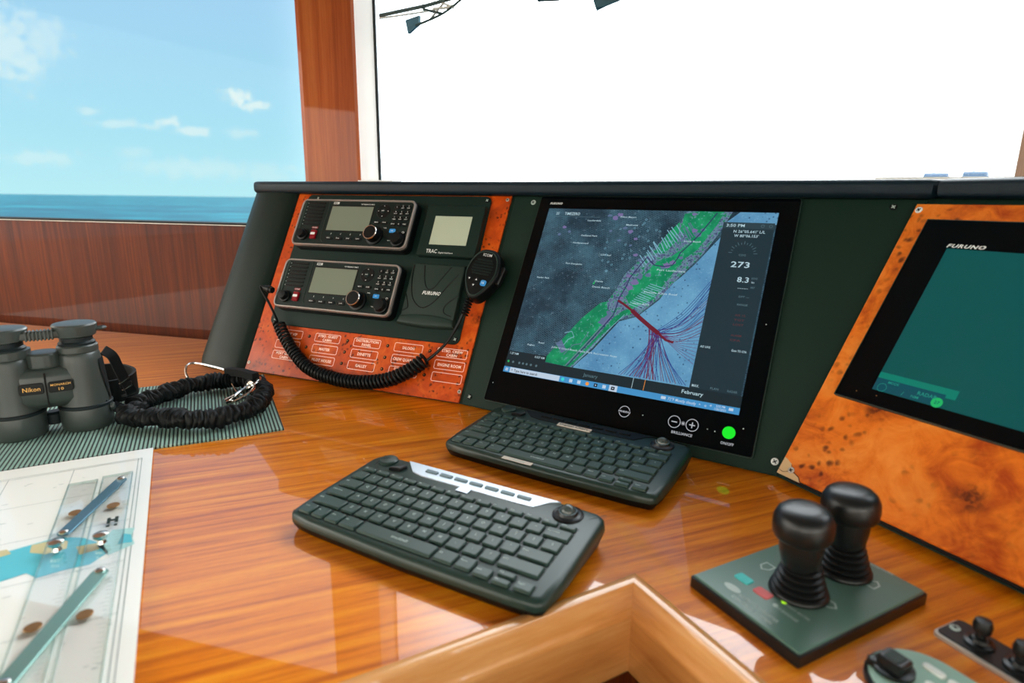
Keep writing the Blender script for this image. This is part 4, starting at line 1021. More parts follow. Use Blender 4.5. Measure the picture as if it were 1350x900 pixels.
def make_keyboard(X, label, silver):
    k = thing('compact_keyboard', label, 'keyboard', X, 'compact trackball keyboards')
    tl = .0644; T1 = RX(tl)                  # local origin at table level under the centre; the deck is tipped up at the back
    zc = .026
    D_ = TR(0, 0, zc) @ T1
    outline = [kbx(*p) for p in ((6, 0), (30, -2.4), (148, -4.5), (266, -2.4), (291, 0), (297.5, 6), (300.5, 40), (300, 135), (296, 144), (288, 149), (262, 151), (148, 150.5), (34, 151), (8, 149), (0, 144), (-4, 135), (-4, 40), (-1, 6))]
    child(k, 'shell', lambda b: b.prism(outline, -.0105, 0, 'kbtop', ch=.007, steps=4, X=D_), angle=50)
    def base_(b):
        r0 = [(x, y) for x, y in offset_poly(outline, .006)]
        lo = [(x, y, .0012) for x, y in r0]; hi = [tuple(D_ @ Vector((x, y, -.0105))) for x, y in offset_poly(outline, .0008)]
        b.rings([lo, [tuple(D_ @ Vector((x, y, -.0130))) for x, y in offset_poly(outline, .001)], hi], 'kbblack')
        for sx in (-1, 1):
            for sy in (-1, 1): b.prism(circ(.006, 12, sx * .12, sy * .055), 0, .003, 'rubber')
    child(k, 'base', base_, angle=40)
    z = .0001
    child(k, 'control_strip', lambda b: b.prism([kbx(*p) for p in ((64, 128), (80, 124.5), (205, 124.5), (224, 125.5), (236, 141), (246, 147.5), (44, 147.5))], -.0010, .0009, 'kbsilver' if silver else 'black', ch=.0005, X=D_))
    for i in range(7):
        child(k, 'media_key', lambda b: (b.prism(rrect(.0165, .0052, .001, 2, *kbx(86 + i * 20.3, 136.5)), 0, .0026, 'medsil' if silver else 'black', ch=.0006, X=D_), None if silver else b.text(('|<<', '>>|', '>', 'O', 'Mail', 'WWW', 'Home')[i], .002, 'dimwhite', *kbx(86 + i * 20.3, 131.5), .0011, X=D_)))
    def tball(b):
        cx_, cy_ = kbx(262, 130); Xb = D_ @ TR(cx_, cy_, 0)
        b.lathe([(.0165, -.001), (.0160, .0012), (.0148, .0020), (.0136, .0012), (.0108, .0022), (.0092, .0050), (.0086, .0052), (.0080, .0040)], 'joyblack', 32, X=Xb, caps=False)
        b.lathe([(.0092, .0046), (.0091, .0054), (.0086, .0056), (.0082, .0050)], 'medsil', 32, X=Xb, caps=False)
    child(k, 'trackball_ring', tball)
    child(k, 'trackball', lambda b: b.lathe([(.0079 * cos(a), .0035 + .0079 * sin(a)) for a in [i * PI / 16 for i in range(0, 9)]], 'ballsheen', 24, X=D_ @ TR(*kbx(262, 130), 0)))
    def lb(b):
        b.lathe([(.0118, -.001), (.0116, .0022), (.0100, .0034), (0, .0042)], 'kbtop', 28, X=D_ @ TR(*kbx(21, 136), 0))
        b.line([kbx(11, 131), kbx(31, 141)], .0007, .0043, 'kbblack', X=D_)
    child(k, 'mouse_button', lb)
    child(k, 'scroll_lever', lambda b: b.prism([kbx(*p) for p in ((36, 119), (50, 122), (53, 132), (48, 133), (44, 126), (37, 124))], 0, .0040, 'joyblack', ch=.001, X=D_))
    child(k, 'corner_seam', lambda b: (b.line([kbx(284, 132), kbx(297, 147)], .0007, .0002, 'kbblack', X=D_), b.line([kbx(12, 120), kbx(7, 146)], .0006, .0002, 'kbblack', X=D_)), smooth=False)
    for (x, y, w_, h_, s_) in kb_layout():
        def kf(b):
            cx_, cy_ = kbx(x + w_ / 2, y + h_ / 2)
            b.prism(rrect(w_ / 1000, h_ / 1000, .0016, 2, cx_, cy_), -.0005, .0030, 'key', ch=.0007, X=D_, taper=.0006)
            b.flat(rrect((w_ + 1.7) / 1000, (h_ + 1.7) / 1000, 0, 1, cx_, cy_), .00015, 'kbblack', X=D_)
            if s_:
                big = len(s_) == 1
                b.text(s_, .0034 if big else .0021, 'dimwhite', *(kbx(x + w_ / 2, y + h_ * (.58 if big else .6)) if big else kbx(x + 2.2, y + h_ * .62)), .0031, X=D_, align='C' if big else 'L')
            elif w_ > 50: b.text('trackball', .0034, 'dimwhite', *kbx(x + w_ / 2 + 4, y + h_ * .5), .0031, X=D_, w=.019)
        child(k, 'key', kf)
    return k, D_
kb1, DK = make_keyboard(TR(-.0671, .5645, .0) @ RZ(-.5083), 'nearer black compact keyboard, with a shiny silver strip along its back', True)
child(kb1, 'sticker', lambda b: b.prism([kbx(*p) for p in ((133, 116), (148, 116), (148, 126), (133, 126))], .0002, .0012, 'kbsilver', X=DK))
kb2 = copy_tree(kb1); kb2.matrix_world = TR(.0693 + .004, .7541 - .001, 0) @ RZ(-.5467)
kb2['label'] = 'farther compact keyboard, all black with two paper stickers, pushed against the centre monitor'
for c_ in list(kb2.children):
    if c_.name.startswith('control_strip'):
        c_.data = c_.data.copy(); c_.data.materials[0] = M['black']
    elif c_.name.startswith('media_key'):
        c_.data = c_.data.copy(); c_.data.materials[0] = M['kbblack']
    elif c_.name.startswith('sticker'): bpy.data.objects.remove(c_)
child(kb2, 'sticker', lambda b: (b.prism([kbx(*p) for p in ((96, -4.0), (139, -4.0), (139, 3.2), (96, 3.2))], .0002, .0006, 'sticker', X=DK), b.text('GYRATION', .0032, 'dimwhite', *kbx(117, -.5), .0007, w=.022, X=DK)))
child(kb2, 'sticker', lambda b: (b.prism([kbx(*p) for p in ((112, 119.0), (163, 119.0), (163, 127.0), (112, 127.0))], .0002, .0018, 'sticker', X=DK), b.text('Digital Chart', .0046, 'darkink', *kbx(137, 123), .0019, w=.044, X=DK)))
for i in range(7):
    pass

# ------------------------------------------------------------------ joystick panel
JX = Matrix(((.8865, -.4628, 0, 0), (.4628, .8865, 0, 0), (0, 0, 1, 0), (0, 0, 0, 1)))
jc = Vector((.1745, .4895)) ; Lc, Bc, Rc = Vector((.1635, .4855)), Vector((.2200, .3865)), Vector((.3695, .4655))
ctr = (Lc + Rc) / 2
ja = math.atan2(Rc.y - Bc.y, Rc.x - Bc.x)
jp = thing('joystick_panel', 'square dark green control panel with two black joysticks, right of the keyboards', 'control panel', TR(ctr.x, ctr.y, 0) @ RZ(ja))
JW, JD = (Rc - Bc).length, (Lc - Bc).length
child(jp, 'base_plate', lambda b: b.prism(rrect(JW, JD, .002, 2), 0.0002, .0105, 'joyblack', ch=.001))
child(jp, 'top_plate', lambda b: b.prism(rrect(JW - .004, JD - .004, .0015, 2), .0100, .0122, 'joyplate', ch=.0008))
def jl(x, y): v_ = (TR(ctr.x, ctr.y, 0) @ RZ(ja)).inverted() @ Vector((x, y, 0)); return (v_.x, v_.y)
def bellow():
    pr = [(.0240, .012), (.0246, .0132), (.0240, .0160), (.0205, .0172)]
    r_, z_ = .0222, .0172
    for k in range(5):
        pr += [(r_ - .0046, z_ + .0006), (r_ - .0004, z_ + .0018), (r_, z_ + .0030), (r_ - .0010, z_ + .0040), (r_ - .0046, z_ + .0048)]
        r_ -= .0017; z_ += .0054
    return pr + [(r_ - .001, z_)]
for i, (x, y, lean) in enumerate(((.2525, .4625, -4), (.3085, .4955, -2))):
    jx, jy = jl(x, y)
    js = bpy.data.objects.new('joystick', None); col.objects.link(js); js.parent = jp; js.matrix_local = TR(jx, jy, 0)
    child(js, 'rubber_boot', lambda b: b.lathe(bellow(), 'rubber', 40), angle=60)
    def kn(b):
        Xk = RY(rad(lean)) @ TR(0, 0, .0)
        b.lathe([(.0130, .039), (.0150, .041), (.0162, .047), (.0176, .055), (.0180, .064), (.0180, .0672), (.0222, .0680), (.0238, .0705), (.0243, .077), (.0238, .0840), (.0214, .0895), (.0175, .0930), (.010, .0946), (0, .0950)], 'joyblack', 44, X=Xk)
    child(js, 'knob', kn, angle=50)
def mk(b):
    z = .01235
    def pent(cx_, cy_, rot, s_=.0068):
        P_ = [(-1, -.8), (.35, -.8), (1.1, 0), (.35, .8), (-1, .8)]
        pts = [(cx_ + s_ * (p * cos(rot) - q * sin(rot)), cy_ + s_ * (p * sin(rot) + q * cos(rot))) for p, q in P_]
        b.outline(pts, .0014, z, 'dimwhite')
    for x, y, r_ in ((.271, .446, -90), (.3245, .4745, 0), (.2395, .4985, 180)): pent(*jl(x, y), rad(r_))
    for i_, (s_, x, y) in enumerate((('PRESS BOTH', .2390, .4350), ('TO ENGAGE', .2290, .4330))): b.text(s_, .0030, 'dimwhite', *jl(x, y), z, w=.022, rot=-PI / 2)
    b.text('POSITION', .0034, 'dimwhite', *jl(.3455, .497), z, w=.020, rot=-PI / 2 + .1)
    for q, s_ in enumerate(('AZIMUTH THRUSTER', 'CONTROL SYSTEM')): b.text(s_, .0036, 'dimwhite', *jl(.2085 - q * .0065, .4400 + q * -.002), z, w=.040, rot=-PI / 2)
    cx_, cy_ = jl(.1965, .4665); b.flat([(cx_ + .0042 * cos(2 * PI * k / 18), cy_ + .0085 * sin(2 * PI * k / 18)) for k in range(18)], z, 'dimwhite')
child(jp, 'printed_markings', mk, smooth=False)
for x, y, m_ in ((.2115, .4795, 'cyanbtn'), (.2205, .4595, 'redbtn')):
    jx, jy = jl(x, y); child(jp, 'push_button', lambda b: b.prism(rrect(.0105, .0155, .0025, 3, jx, jy), .0120, .0132, m_, ch=.0005))
for x, y, m_ in ((.2335, .4475, 'led'), (.2245, .4435, 'dimwhite')):
    jx, jy = jl(x, y); child(jp, 'indicator_light', lambda b: b.prism(circ(.0022, 14, jx, jy), .0120, .0128, m_, ch=.0003))

# ---- thruster dial at the bottom edge
dx_ = TR(.2995, .3665, 0) @ RZ(rad(-62))
dp = thing('thruster_control', 'round-ended green control plate with black square knob at the bottom edge', 'control', dx_)
def cap(len_, r_, n_=16): return [(r_ * cos(PI / 2 + PI * k / n_), r_ * sin(PI / 2 + PI * k / n_)) for k in range(n_ + 1)] + [(len_ + r_ * cos(-PI / 2 + PI * k / n_), r_ * sin(-PI / 2 + PI * k / n_)) for k in range(n_ + 1)]
child(dp, 'plate', lambda b: (b.prism(cap(.10, .0375), .0002, .006, 'joyblack', ch=.002), b.prism(cap(.10, .0350), .0055, .0070, 'dialgreen', ch=.0006)))
child(dp, 'square_knob', lambda b: (b.lathe([(.014, .007), (.014, .010), (.010, .011)], 'joyblack', 24, X=TR(-.018, -.007, 0)), b.prism(rrect(.019, .017, .003, 3, -.018, -.007), .009, .018, 'joyblack', ch=.0015), b.prism(rrect(.011, .011, .001, 1, -.018, -.007), .0175, .0186, 'cover')))
child(dp, 'pointer', lambda b: b.prism([(-.034, -.013), (-.030, -.019), (-.020, -.016), (-.022, -.011)], .007, .012, 'joyblack', ch=.001))
for x, y, w_ in ((-.003, .018, .016), (.012, .017, .010), (.006, .001, .012)):
    child(dp, 'push_button', lambda b: b.prism(rrect(w_, .0062, .003, 3, x, y), .0068, .0092, 'btnwhite', ch=.0008))

# ---- switch plate with two toggles
sx_ = TR(.3625, .4330, 0) @ RZ(rad(-65))
sp_ = thing('toggle_switch_plate', 'narrow black switch plate with two toggle knobs and aluminium edge', 'switch', sx_)
child(sp_, 'plate', lambda b: (b.prism(rrect(.16, .036, .005, 4, .079, 0), .0002, .0035, 'alu', ch=.0006), b.prism(rrect(.157, .033, .0045, 4, .079, .001), .003, .0045, 'joyblack', ch=.0004)))
child(sp_, 'screw', lambda b: screw(b, .006, 0.001, .0045, .0040, 'dimwhite'))
for x in (.0245, .052, .080):
    tg = bpy.data.objects.new('toggle', None); col.objects.link(tg); tg.parent = sp_; tg.matrix_local = TR(x, .0, 0)
    child(tg, 'collar', lambda b: b.lathe([(.0105, .0045), (.0105, .0065), (.0075, .0075), (.006, .010), (.004, .0105)], 'joyblack', 24))
    child(tg, 'lever_knob', lambda b: b.lathe([(.0035, .009), (.0035, .014), (.0062, .016), (.0068, .021), (.0055, .0255), (0, .0265)], 'rubber', 24))

# ------------------------------------------------------------------ mat, chart, ruler
maz = rad(27)
MATX = TR(-.341, .851, 0) @ RZ(maz)
MLEN, MDEP = .64, .319
def wavy(b):
    nx = 40; rs = []
    # back edge runs a little nearer than square: rib direction leans left
    lean = Vector((-.486 + .341, 1.135 - .851)); l2 = RZ(-maz).to_2x2() @ lean
    verts = []; faces = []
    for i in range(nx + 1):
        s_ = i / nx
        for j, t_ in enumerate((0, 1)):
            for z_ in (.0002, .0030):
                verts.append((-MLEN * s_ + l2.x * t_ + (.002 * sin(9 * s_) if t_ == 0 else 0), l2.y * t_ - .002 * sin(14 * s_) * (t_ == 0), z_))
    for i in range(nx):
        a = i * 4; c_ = a + 4
        faces += [(a + 1, a + 3, c_ + 3, c_ + 1), (a, c_, c_ + 2, a + 2), (a, a + 1, c_ + 1, c_), (a + 2, c_ + 2, c_ + 3, a + 3)]
    faces += [(0, 2, 3, 1), (nx * 4, nx * 4 + 1, nx * 4 + 3, nx * 4 + 2)]
    b.add(verts, faces, 'mat')
mb = MB(); wavy(mb); o = mb.build('ribbed_mat', X=MATX, angle=20)
tag(o, 'grey-green ribbed woven non-slip mat under the binoculars', 'mat')

caz = rad(28.5)
cang = math.atan2(-.416, .228)   # right edge direction
CX = TR(-.4905, .7705, 0) @ RZ(cang + PI / 2)       # local +x to the right, +y away; origin at the top right corner
ch_ = thing('nautical_chart', 'white paper nautical chart with pale blue shallows, left of the keyboards', 'chart', CX)
CW, CH = .62, .62
def cl(x, y):
    v_ = CX.inverted() @ Vector((x, y, 0)); return (v_.x, v_.y)
child(ch_, 'paper_sheet', lambda b: b.prism([(-CW, -CH), (0, -CH), (0, 0), (-CW, 0)], .0034, .0046, 'paper'), smooth=False)
def cprint(b):
    z = .0048
    for y in (-.032, -.036): b.line([(-CW, y), (-.012, y)], .0006, z, 'ink')
    for x in (-.012, -.016): b.line([(x, -CH), (x, -.032)], .0006, z, 'ink')
    for k in range(1, 8): b.line([(-.065 * k - .02, -CH), (-.065 * k - .02, -.036)], .0005, z, 'ink')
    for k in range(1, 8): b.line([(-CW, -.036 - .085 * k), (-.016, -.036 - .085 * k)], .0005, z, 'ink')
    rr = random.Random(5)
    for k in range(260):
        x, y = -rr.random() * .55 - .02, -.05 - rr.random() * .5
        b.line([(x, y), (x + .002 + rr.random() * .004, y + (rr.random() - .5) * .001)], .0006, z, 'ink')
    def blob(pts, m_, zz): b.flat([cl(*p) for p in pts], zz, m_)
    blob([(-.500, .505), (-.478, .525), (-.455, .545), (-.430, .545), (-.405, .535), (-.388, .52), (-.392, .500), (-.410, .490), (-.425, .478), (-.440, .485), (-.455, .470), (-.468, .460), (-.476, .470), (-.492, .482), (-.52, .475)], 'cyan', z + .0001)
    blob([(-.62, .49), (-.56, .51), (-.500, .505), (-.52, .475), (-.492, .470), (-.468, .440), (-.45, .41), (-.46, .39), (-.49, .42), (-.55, .44), (-.60, .45)], 'cyan', z + .0001)
    blob([(-.470, .530), (-.455, .540), (-.440, .538), (-.432, .525), (-.445, .515), (-.462, .517)], 'tan', z + .0003)
    blob([(-.425, .528), (-.410, .535), (-.400, .525), (-.412, .515)], 'tan', z + .0003)
    blob([(-.500, .515), (-.488, .522), (-.478, .515), (-.488, .505)], 'tan', z + .0003)
    blob([(-.410, .560), (-.390, .565), (-.384, .55), (-.372, .535), (-.375, .53), (-.385, .515), (-.405, .53)], 'cyan2', z + .0001)
    blob([(-.395, .553), (-.386, .552), (-.376, .538), (-.388, .534)], 'cyan', z + .0002)
child(ch_, 'chart_printing', cprint, smooth=False)

# parallel ruler lying on the chart; local frame shared with the chart
rl = thing('parallel_ruler', 'clear acrylic parallel ruler with two blue-grey hinge arms lying on the chart', 'ruler', CX @ TR(0, 0, .0050))
def rlc(x, y): return cl(x, y)
# two bars, long side along local y
x_r0, x_l0 = rlc(-.469, .691)[0], rlc(-.523, .654)[0]
ytop = rlc(-.469, .691)[1]
xm = (x_r0 + x_l0) / 2
bars = ((x_l0, xm - .003, 'ruler_bar', ytop - .006), (xm + .001, x_r0, 'ruler_bar', ytop))
for xa, xb, nm, yt in bars:
    def fb(b):
        b.prism([(xa, yt - .42), (xb, yt - .42), (xb, yt), (xa, yt)], 0, .0028, 'acrylic', ch=.0006)
        for x in (xa + .0006, xb - .0006): b.box(x, yt - .21, .0014, .0011, .42, .0026, 'acredge')
        b.box((xa + xb) / 2, yt - .0006, .0014, xb - xa - .003, .0011, .0026, 'acredge')
        for k in range(60): b.line([(xb - .003, yt - .01 - k * .006), (xb - .003 - (.004 if k % 5 else .007), yt - .01 - k * .006)], .0003, .0029, 'ink')
    child(rl, nm, fb, smooth=False)
def armf(p, q, m_, w_=.0125, z_=.0034):
    a, b2 = Vector(rlc(*p)), Vector(rlc(*q)); d_ = (b2 - a); l_ = d_.length
    X_ = TR(a.x, a.y, z_) @ RZ(math.atan2(d_.y, d_.x))
    nm = child(rl, 'hinge_arm', lambda b: b.prism(rrect(l_ + .008, w_, .005, 4, l_ / 2, 0), 0, .0018, m_, ch=.0004, X=X_))
    for c_ in (a, b2): child(rl, 'rivet', lambda b: b.lathe([(.0042, .0016), (.0042, .0032), (.003, .0040), (0, .0042)], 'chrome', 16, X=TR(c_.x, c_.y, z_)))
armf((-.4665, .664), (-.4490, .545), 'arm'); armf((-.3700, .482), (-.3500, .352), 'arm2', .0140)
for x, y in ((-.436, .518), (-.402, .532)):
    a = rlc(x, y); child(rl, 'grip_knob', lambda b: b.lathe([(.0045, .0028), (.0035, .006), (.0065, .009), (.0068, .012), (.004, .0135), (0, .0138)], 'chrome', 22, X=TR(a[0], a[1], 0)))
for x, y in ((-.468, .588), (-.438, .605), (-.376, .411), (-.346, .427)):
    a = rlc(x, y); child(rl, 'brass_disc', lambda b: b.prism(circ(.0062, 20, *a), .0026, .0036, 'brass', ch=.0003))
def mark(b):
    a = rlc(-.4185, .5740)
    for dx, dy in ((-.0035, 0), (.0035, 0)): b.box(a[0] + dx, a[1] + dy, .0031, .0032, .013, .0003, 'darkink')
    b.box(a[0], a[1], .0031, .005, .004, .0003, 'darkink')
    for dx in (-.0035, .0035): b.box(a[0] + dx, a[1] - .012, .0031, .003, .004, .0003, 'darkink')
child(rl, 'printed_mark', mark, smooth=False)

# ------------------------------------------------------------------ binoculars
bR, bL = Vector((-.637, .856)), Vector((-.705, .812))
bc = (bR + bL) / 2; baz = math.atan2(bR.y - bL.y, bR.x - bL.x); hx = (bR - bL).length / 2
BX = TR(bc.x, bc.y, .0031) @ RZ(baz) @ Matrix.Diagonal((1, 1, .962, 1))
bi = thing('binoculars', 'black rubber binoculars standing on end on the ribbed mat', 'binoculars', BX)
for sgn in (-1, 1):
    Xb = TR(sgn * hx, 0, 0)
    child(bi, 'barrel', lambda b: b.lathe([(.022, .0), (.0300, .0), (.0325, .002), (.0335, .012), (.0335, .032), (.0325, .036), (.0318, .037), (.0312, .040), (.0305, .055), (.0285, .085), (.0270, .105), (.0262, .116), (.0240, .120), (.022, .122)], 'binoc', 44, X=Xb), angle=50)
    # moulded thumb grip on the outer side
    def grip(b):
        rs = []
        for q in range(13):
            z_ = .042 + q / 12 * .066; r_ = .0312 - (z_ - .04) * .062 + .0016
            sp2 = .25 + .85 * sin(min(1, q / 12 * 1.05) * PI / 2) * (1 - .15 * q / 12)
            rs.append([(sgn * hx + r_ * cos(a) * sgn, r_ * sin(a), z_) for a in [-sp2 * .5 - .1 + k * (sp2 + .5) / 14 for k in range(15)]])
        b.rings(rs, 'binoc2', closed=False)
    child(bi, 'rubber_grip', grip, angle=60)
    child(bi, 'objective_band', lambda b: b.lathe([(.0333, .034), (.0345, .035), (.0345, .0385), (.0330, .0395)], 'binoc2', 40, X=Xb))
    if sgn < 0:
        child(bi, 'diopter_ring', lambda b: b.lathe([(.0240, .119), (.0268, .120), (.0268, .131), (.024, .132)], 'binoc', 60, X=Xb, wob=lambda k, z_: 1 + (.022 if (k // 2) % 2 else 0)), angle=20)
    else:
        child(bi, 'eyepiece_ring', lambda b: b.lathe([(.0240, .119), (.0255, .121), (.0255, .129), (.0240, .131)], 'binoc', 40, X=Xb))
    child(bi, 'eyecup', lambda b: b.lathe([(.0225, .129), (.0230, .134), (.0205, .137), (.0200, .150)], 'binoc2', 40, X=Xb))
    child(bi, 'rain_guard_cap', lambda b: b.lathe([(.0215, .143), (.0250, .145), (.0262, .150), (.0275, .158), (.0278, .161), (.0262, .1632), (.0200, .1646), (0, .1652)], 'binoc', 44, X=Xb), angle=40)
# rain guard bridge strap with ribs
def bridge(b):
    b.box(0, -.013, .1515, 2 * hx - .036, .010, .012, 'binoc', r=.002)
    for k in range(8): b.box(-.0145 + k * .0042, -.0135, .1515, .0024, .0130, .0150, 'binoc', r=.0006)
    None
def caploop(b):
    b.tube([(hx + .024, -.004, .152), (hx + .033, -.006, .153), (hx + .037, -.001, .153), (hx + .034, .006, .153), (hx + .024, .006, .153)], .0022, 'binoc', 8)
child(bi, 'rain_guard_strap', bridge); child(bi, 'rain_guard_loop', caploop)
def hinge(b):
    def sec(z_, yf, yb, wx): return [(-wx, yb, z_), (-wx, yf + .005, z_), (-.024, yf + .0015, z_), (-.0015, yf, z_), (.0015, yf, z_), (.024, yf + .0015, z_), (wx, yf + .005, z_), (wx, yb, z_)]
    b.rings([sec(.040, -.006, .010, .020), sec(.044, -.024, .014, .030), sec(.056, -.0315, .016, .034), sec(.090, -.0290, .016, .033), sec(.099, -.0255, .014, .031), sec(.104, -.014, .010, .026)], 'binoc')
child(bi, 'bridge', hinge, angle=60)
child(bi, 'bridge_slit', lambda b: b.box(.0, -.0305, .072, .0018, .004, .052, 'hole'))
def plateX(sx): return TR(sx * .0165, -.0298, .076) @ RZ(rad(sx * 4)) @ RX(rad(87))
child(bi, 'name_plate', lambda b: (b.prism(rrect(.0275, .0165, .003, 3), .0, .0016, 'black', ch=.0005, X=plateX(-1)), b.text('Nikon', .0062, 'gold', 0, 0, .0018, w=.020, X=plateX(-1))))
child(bi, 'name_plate', lambda b: (b.prism(rrect(.0285, .0165, .003, 3), .0, .0016, 'black', ch=.0005, X=plateX(1)), b.text('MONARCH', .0032, 'gold', 0, .0032, .0018, w=.023, X=plateX(1)), b.text('10', .0040, 'gold', 0, -.0035, .0018, w=.006, X=plateX(1))))
def fwheel(b):
    b.lathe([(.010, .101), (.0195, .1025), (.0205, .105), (.0205, .122), (.0190, .1245), (.0160, .1255), (0, .1255)], 'binoc', 72, X=TR(0, -.004, 0), wob=lambda k, z_: 1 + (.018 if (k // 2) % 2 and z_ < .123 else 0))
child(bi, 'focus_wheel', fwheel, angle=20)
child(bi, 'lower_hinge', lambda b: b.lathe([(.010, .010), (.012, .012), (.012, .026), (.008, .029)], 'binoc2', 20, X=TR(0, .006, 0)))
child(bi, 'lower_link', lambda b: b.box(0, .006, .018, 2 * hx - .05, .012, .018, 'binoc2', r=.003))
def lug(b):
    b.lathe([(.0060, 0), (.0060, .004), (.004, .006), (0, .0062)], 'binoc', 16, X=TR(hx + .030, -.014, .030) @ RY(rad(90)) @ RZ(0))
    b.tube([(hx + .026, -.018, .040), (hx + .034, -.012, .034), (hx + .036, -.006, .026)], .0016, 'binoc2', 6)
child(bi, 'strap_lug', lug)
# neck strap: narrow webbing falling from the eyepiece side, then a wide padded band standing in a curl
def ribbon(b, pts, ups, w_, th, m_):
    rs = []
    P_ = [Vector(p) for p in pts]
    for i, p in enumerate(P_):
        t_ = (P_[min(i + 1, len(P_) - 1)] - P_[max(i - 1, 0)]).normalized(); u_ = Vector(ups[i] if isinstance(ups, list) else ups); u_ = (u_ - t_ * u_.dot(t_)).normalized(); s_ = t_.cross(u_)
        rs.append([p + u_ * w_ / 2 + s_ * th / 2, p - u_ * w_ / 2 + s_ * th / 2, p - u_ * w_ / 2 - s_ * th / 2, p + u_ * w_ / 2 - s_ * th / 2])
    b.rings(rs, m_)
bxi = BX.inverted()
def wl(x, y, z): v_ = bxi @ Vector((x, y, z)); return tuple(v_)
child(bi, 'neck_strap', lambda b: ribbon(b, arc([wl(-.622, .888, .112), wl(-.615, .896, .100), wl(-.615, .905, .080), wl(-.614, .915, .055), wl(-.616, .93, .030), wl(-.635, .945, .022)], 5), (.8, .5, .1), .015, .003, 'strap'), angle=40)
child(bi, 'neck_strap', lambda b: ribbon(b, arc([wl(-.685, .945, .026), wl(-.662, .942, .026), wl(-.646, .955, .027), wl(-.642, .975, .028), wl(-.650, .998, .030), wl(-.672, 1.015, .032), wl(-.70, 1.02, .034), wl(-.74, 1.00, .034)], 6), (0, 0, 1), .040, .0045, 'strap'), angle=40)
child(bi, 'strap_buckle', lambda b: (b.box(*wl(-.615, .918, .048), .016, .004, .010, 'black', r=.001), b.tube([wl(-.617, .905, .052), wl(-.608, .918, .060)], .0012, 'chrome', 6), b.tube([wl(-.617, .91, .040), wl(-.608, .922, .046)], .0012, 'chrome', 6)))
child(bi, 'lanyard_tab', lambda b: ribbon(b, arc([wl(-.606, .868, .030), wl(-.600, .880, .020), wl(-.592, .885, .016), wl(-.578, .868, .014)], 5), (0, .2, 1), .016, .003, 'strap'), angle=40)

# ------------------------------------------------------------------ scrunched elastic lanyard with clips
ly = thing('elastic_lanyard', 'loop of gathered black elastic tubing with silver clips lying on the mat', 'lanyard', TR(-.496, .95, .0055))
lp = [(-.588, .862), (-.565, .843), (-.538, .843), (-.505, .842), (-.476, .836), (-.447, .841), (-.420, .866), (-.409, .905), (-.416, .950), (-.437, .995), (-.468, 1.028), (-.505, 1.034), (-.540, 1.020), (-.566, .993), (-.580, .960), (-.588, .925), (-.592, .892)]
loopc = arc([(x + .5, y - .95, .0155) for x, y in lp] , 14)
rr = random.Random(9); rads = []; s_ = 0.; acc = []
for i, p in enumerate(loopc):
    if i: s_ += (p - loopc[i - 1]).length
    acc.append(s_)
dense = []; N_ = 520; j = 0; TOT = acc[-1]
ph = 0.; last = 0
knots = [];
x_ = 0
while x_ < TOT: knots.append(x_); x_ += .0055 + rr.random() * .0065
for k in range(N_ + 1):
    q = TOT * k / N_
    while j < len(acc) - 2 and acc[j + 1] < q: j += 1
    f_ = (q - acc[j]) / max(1e-9, acc[j + 1] - acc[j]); dense.append(loopc[j].lerp(loopc[j + 1], f_))
    d0 = min(abs(q - z_) for z_ in knots)
    rads.append(.0118 + .0040 * min(1, d0 / .0036) ** .7 + .0012 * sin(q * 90))
def sleeve(b):
    n_ = 16; rs = []; rq = random.Random(2); tw = [rq.random() * 6 for _ in range(9)]
    for i, p in enumerate(dense):
        t_ = (dense[min(i + 1, len(dense) - 1)] - dense[max(i - 1, 0)]).normalized(); u_ = Vector((0, 0, 1)); s2 = t_.cross(u_)
        q = TOT * i / N_; r_ = rads[i]
        ring_ = []
        for k in range(n_):
            a = 2 * PI * k / n_; rr_ = r_ * (1 + .10 * sin(3 * a + q * 160 + tw[0]) + .07 * sin(5 * a - q * 260 + tw[1])); sh_ = .0022 * sin(2 * a + q * 40)
            ring_.append(p + u_ * min(rr_ * cos(a), .018) * (.92) + s2 * rr_ * sin(a) + t_ * sh_)
        rs.append(ring_)
    b.rings(rs, 'scrunch')
child(ly, 'elastic_sleeve', sleeve, angle=70)
child(ly, 'end_knot', lambda b: (b.lathe([(0, -.012), (.010, -.010), (.014, -.002), (.0135, .006), (.009, .012), (0, .013)], 'strap', 14, X=TR(-.083, -.073, .0145) @ RY(rad(80)) @ RZ(.6)), b.tube([(-.088, -.088, .012), (-.075, -.06, .016), (-.090, -.045, .016)], .007, 'strap', 8)))
def wl2(x, y, z): return (x + .5, y - .95, z)
child(ly, 'wire_loop', lambda b: b.tube(arc([wl2(-.505, 1.035, .031), wl2(-.55, 1.060, .033), wl2(-.592, 1.078, .034), wl2(-.603, 1.070, .032), wl2(-.600, 1.058, .022), wl2(-.590, 1.045, .016)], 5), .0021, 'chrome', 8))
child(ly, 'webbing_tab', lambda b: ribbon(b, [wl2(-.515, 1.040, .030), wl2(-.48, 1.020, .034), wl2(-.445, .995, .034)], (0, 0, 1), .013, .012, 'strap'))
def clip(b):
    b.tube(arc([wl2(-.452, 1.000, .026), wl2(-.436, .990, .034), (wl2(-.430, .970, .034)), wl2(-.440, .955, .028), wl2(-.450, .965, .026), wl2(-.449, .985, .026)], 5), .0024, 'chrome', 8)
    b.tube(arc([wl2(-.445, .965, .030), wl2(-.428, .950, .032), wl2(-.424, .925, .030), wl2(-.438, .905, .022), wl2(-.452, .915, .018), wl2(-.452, .940, .022), wl2(-.442, .962, .028)], 5), .0026, 'chrome', 8)
    b.tube([wl2(-.438, .957, .034), wl2(-.446, .975, .032)], .0045, 'chrome', 10)
child(ly, 'swivel_clip', clip)
child(ly, 'metal_crimp', lambda b: b.tube([wl2(-.446, .915, .022), wl2(-.452, .893, .021)], .0072, 'chrome', 12, flat=.5))
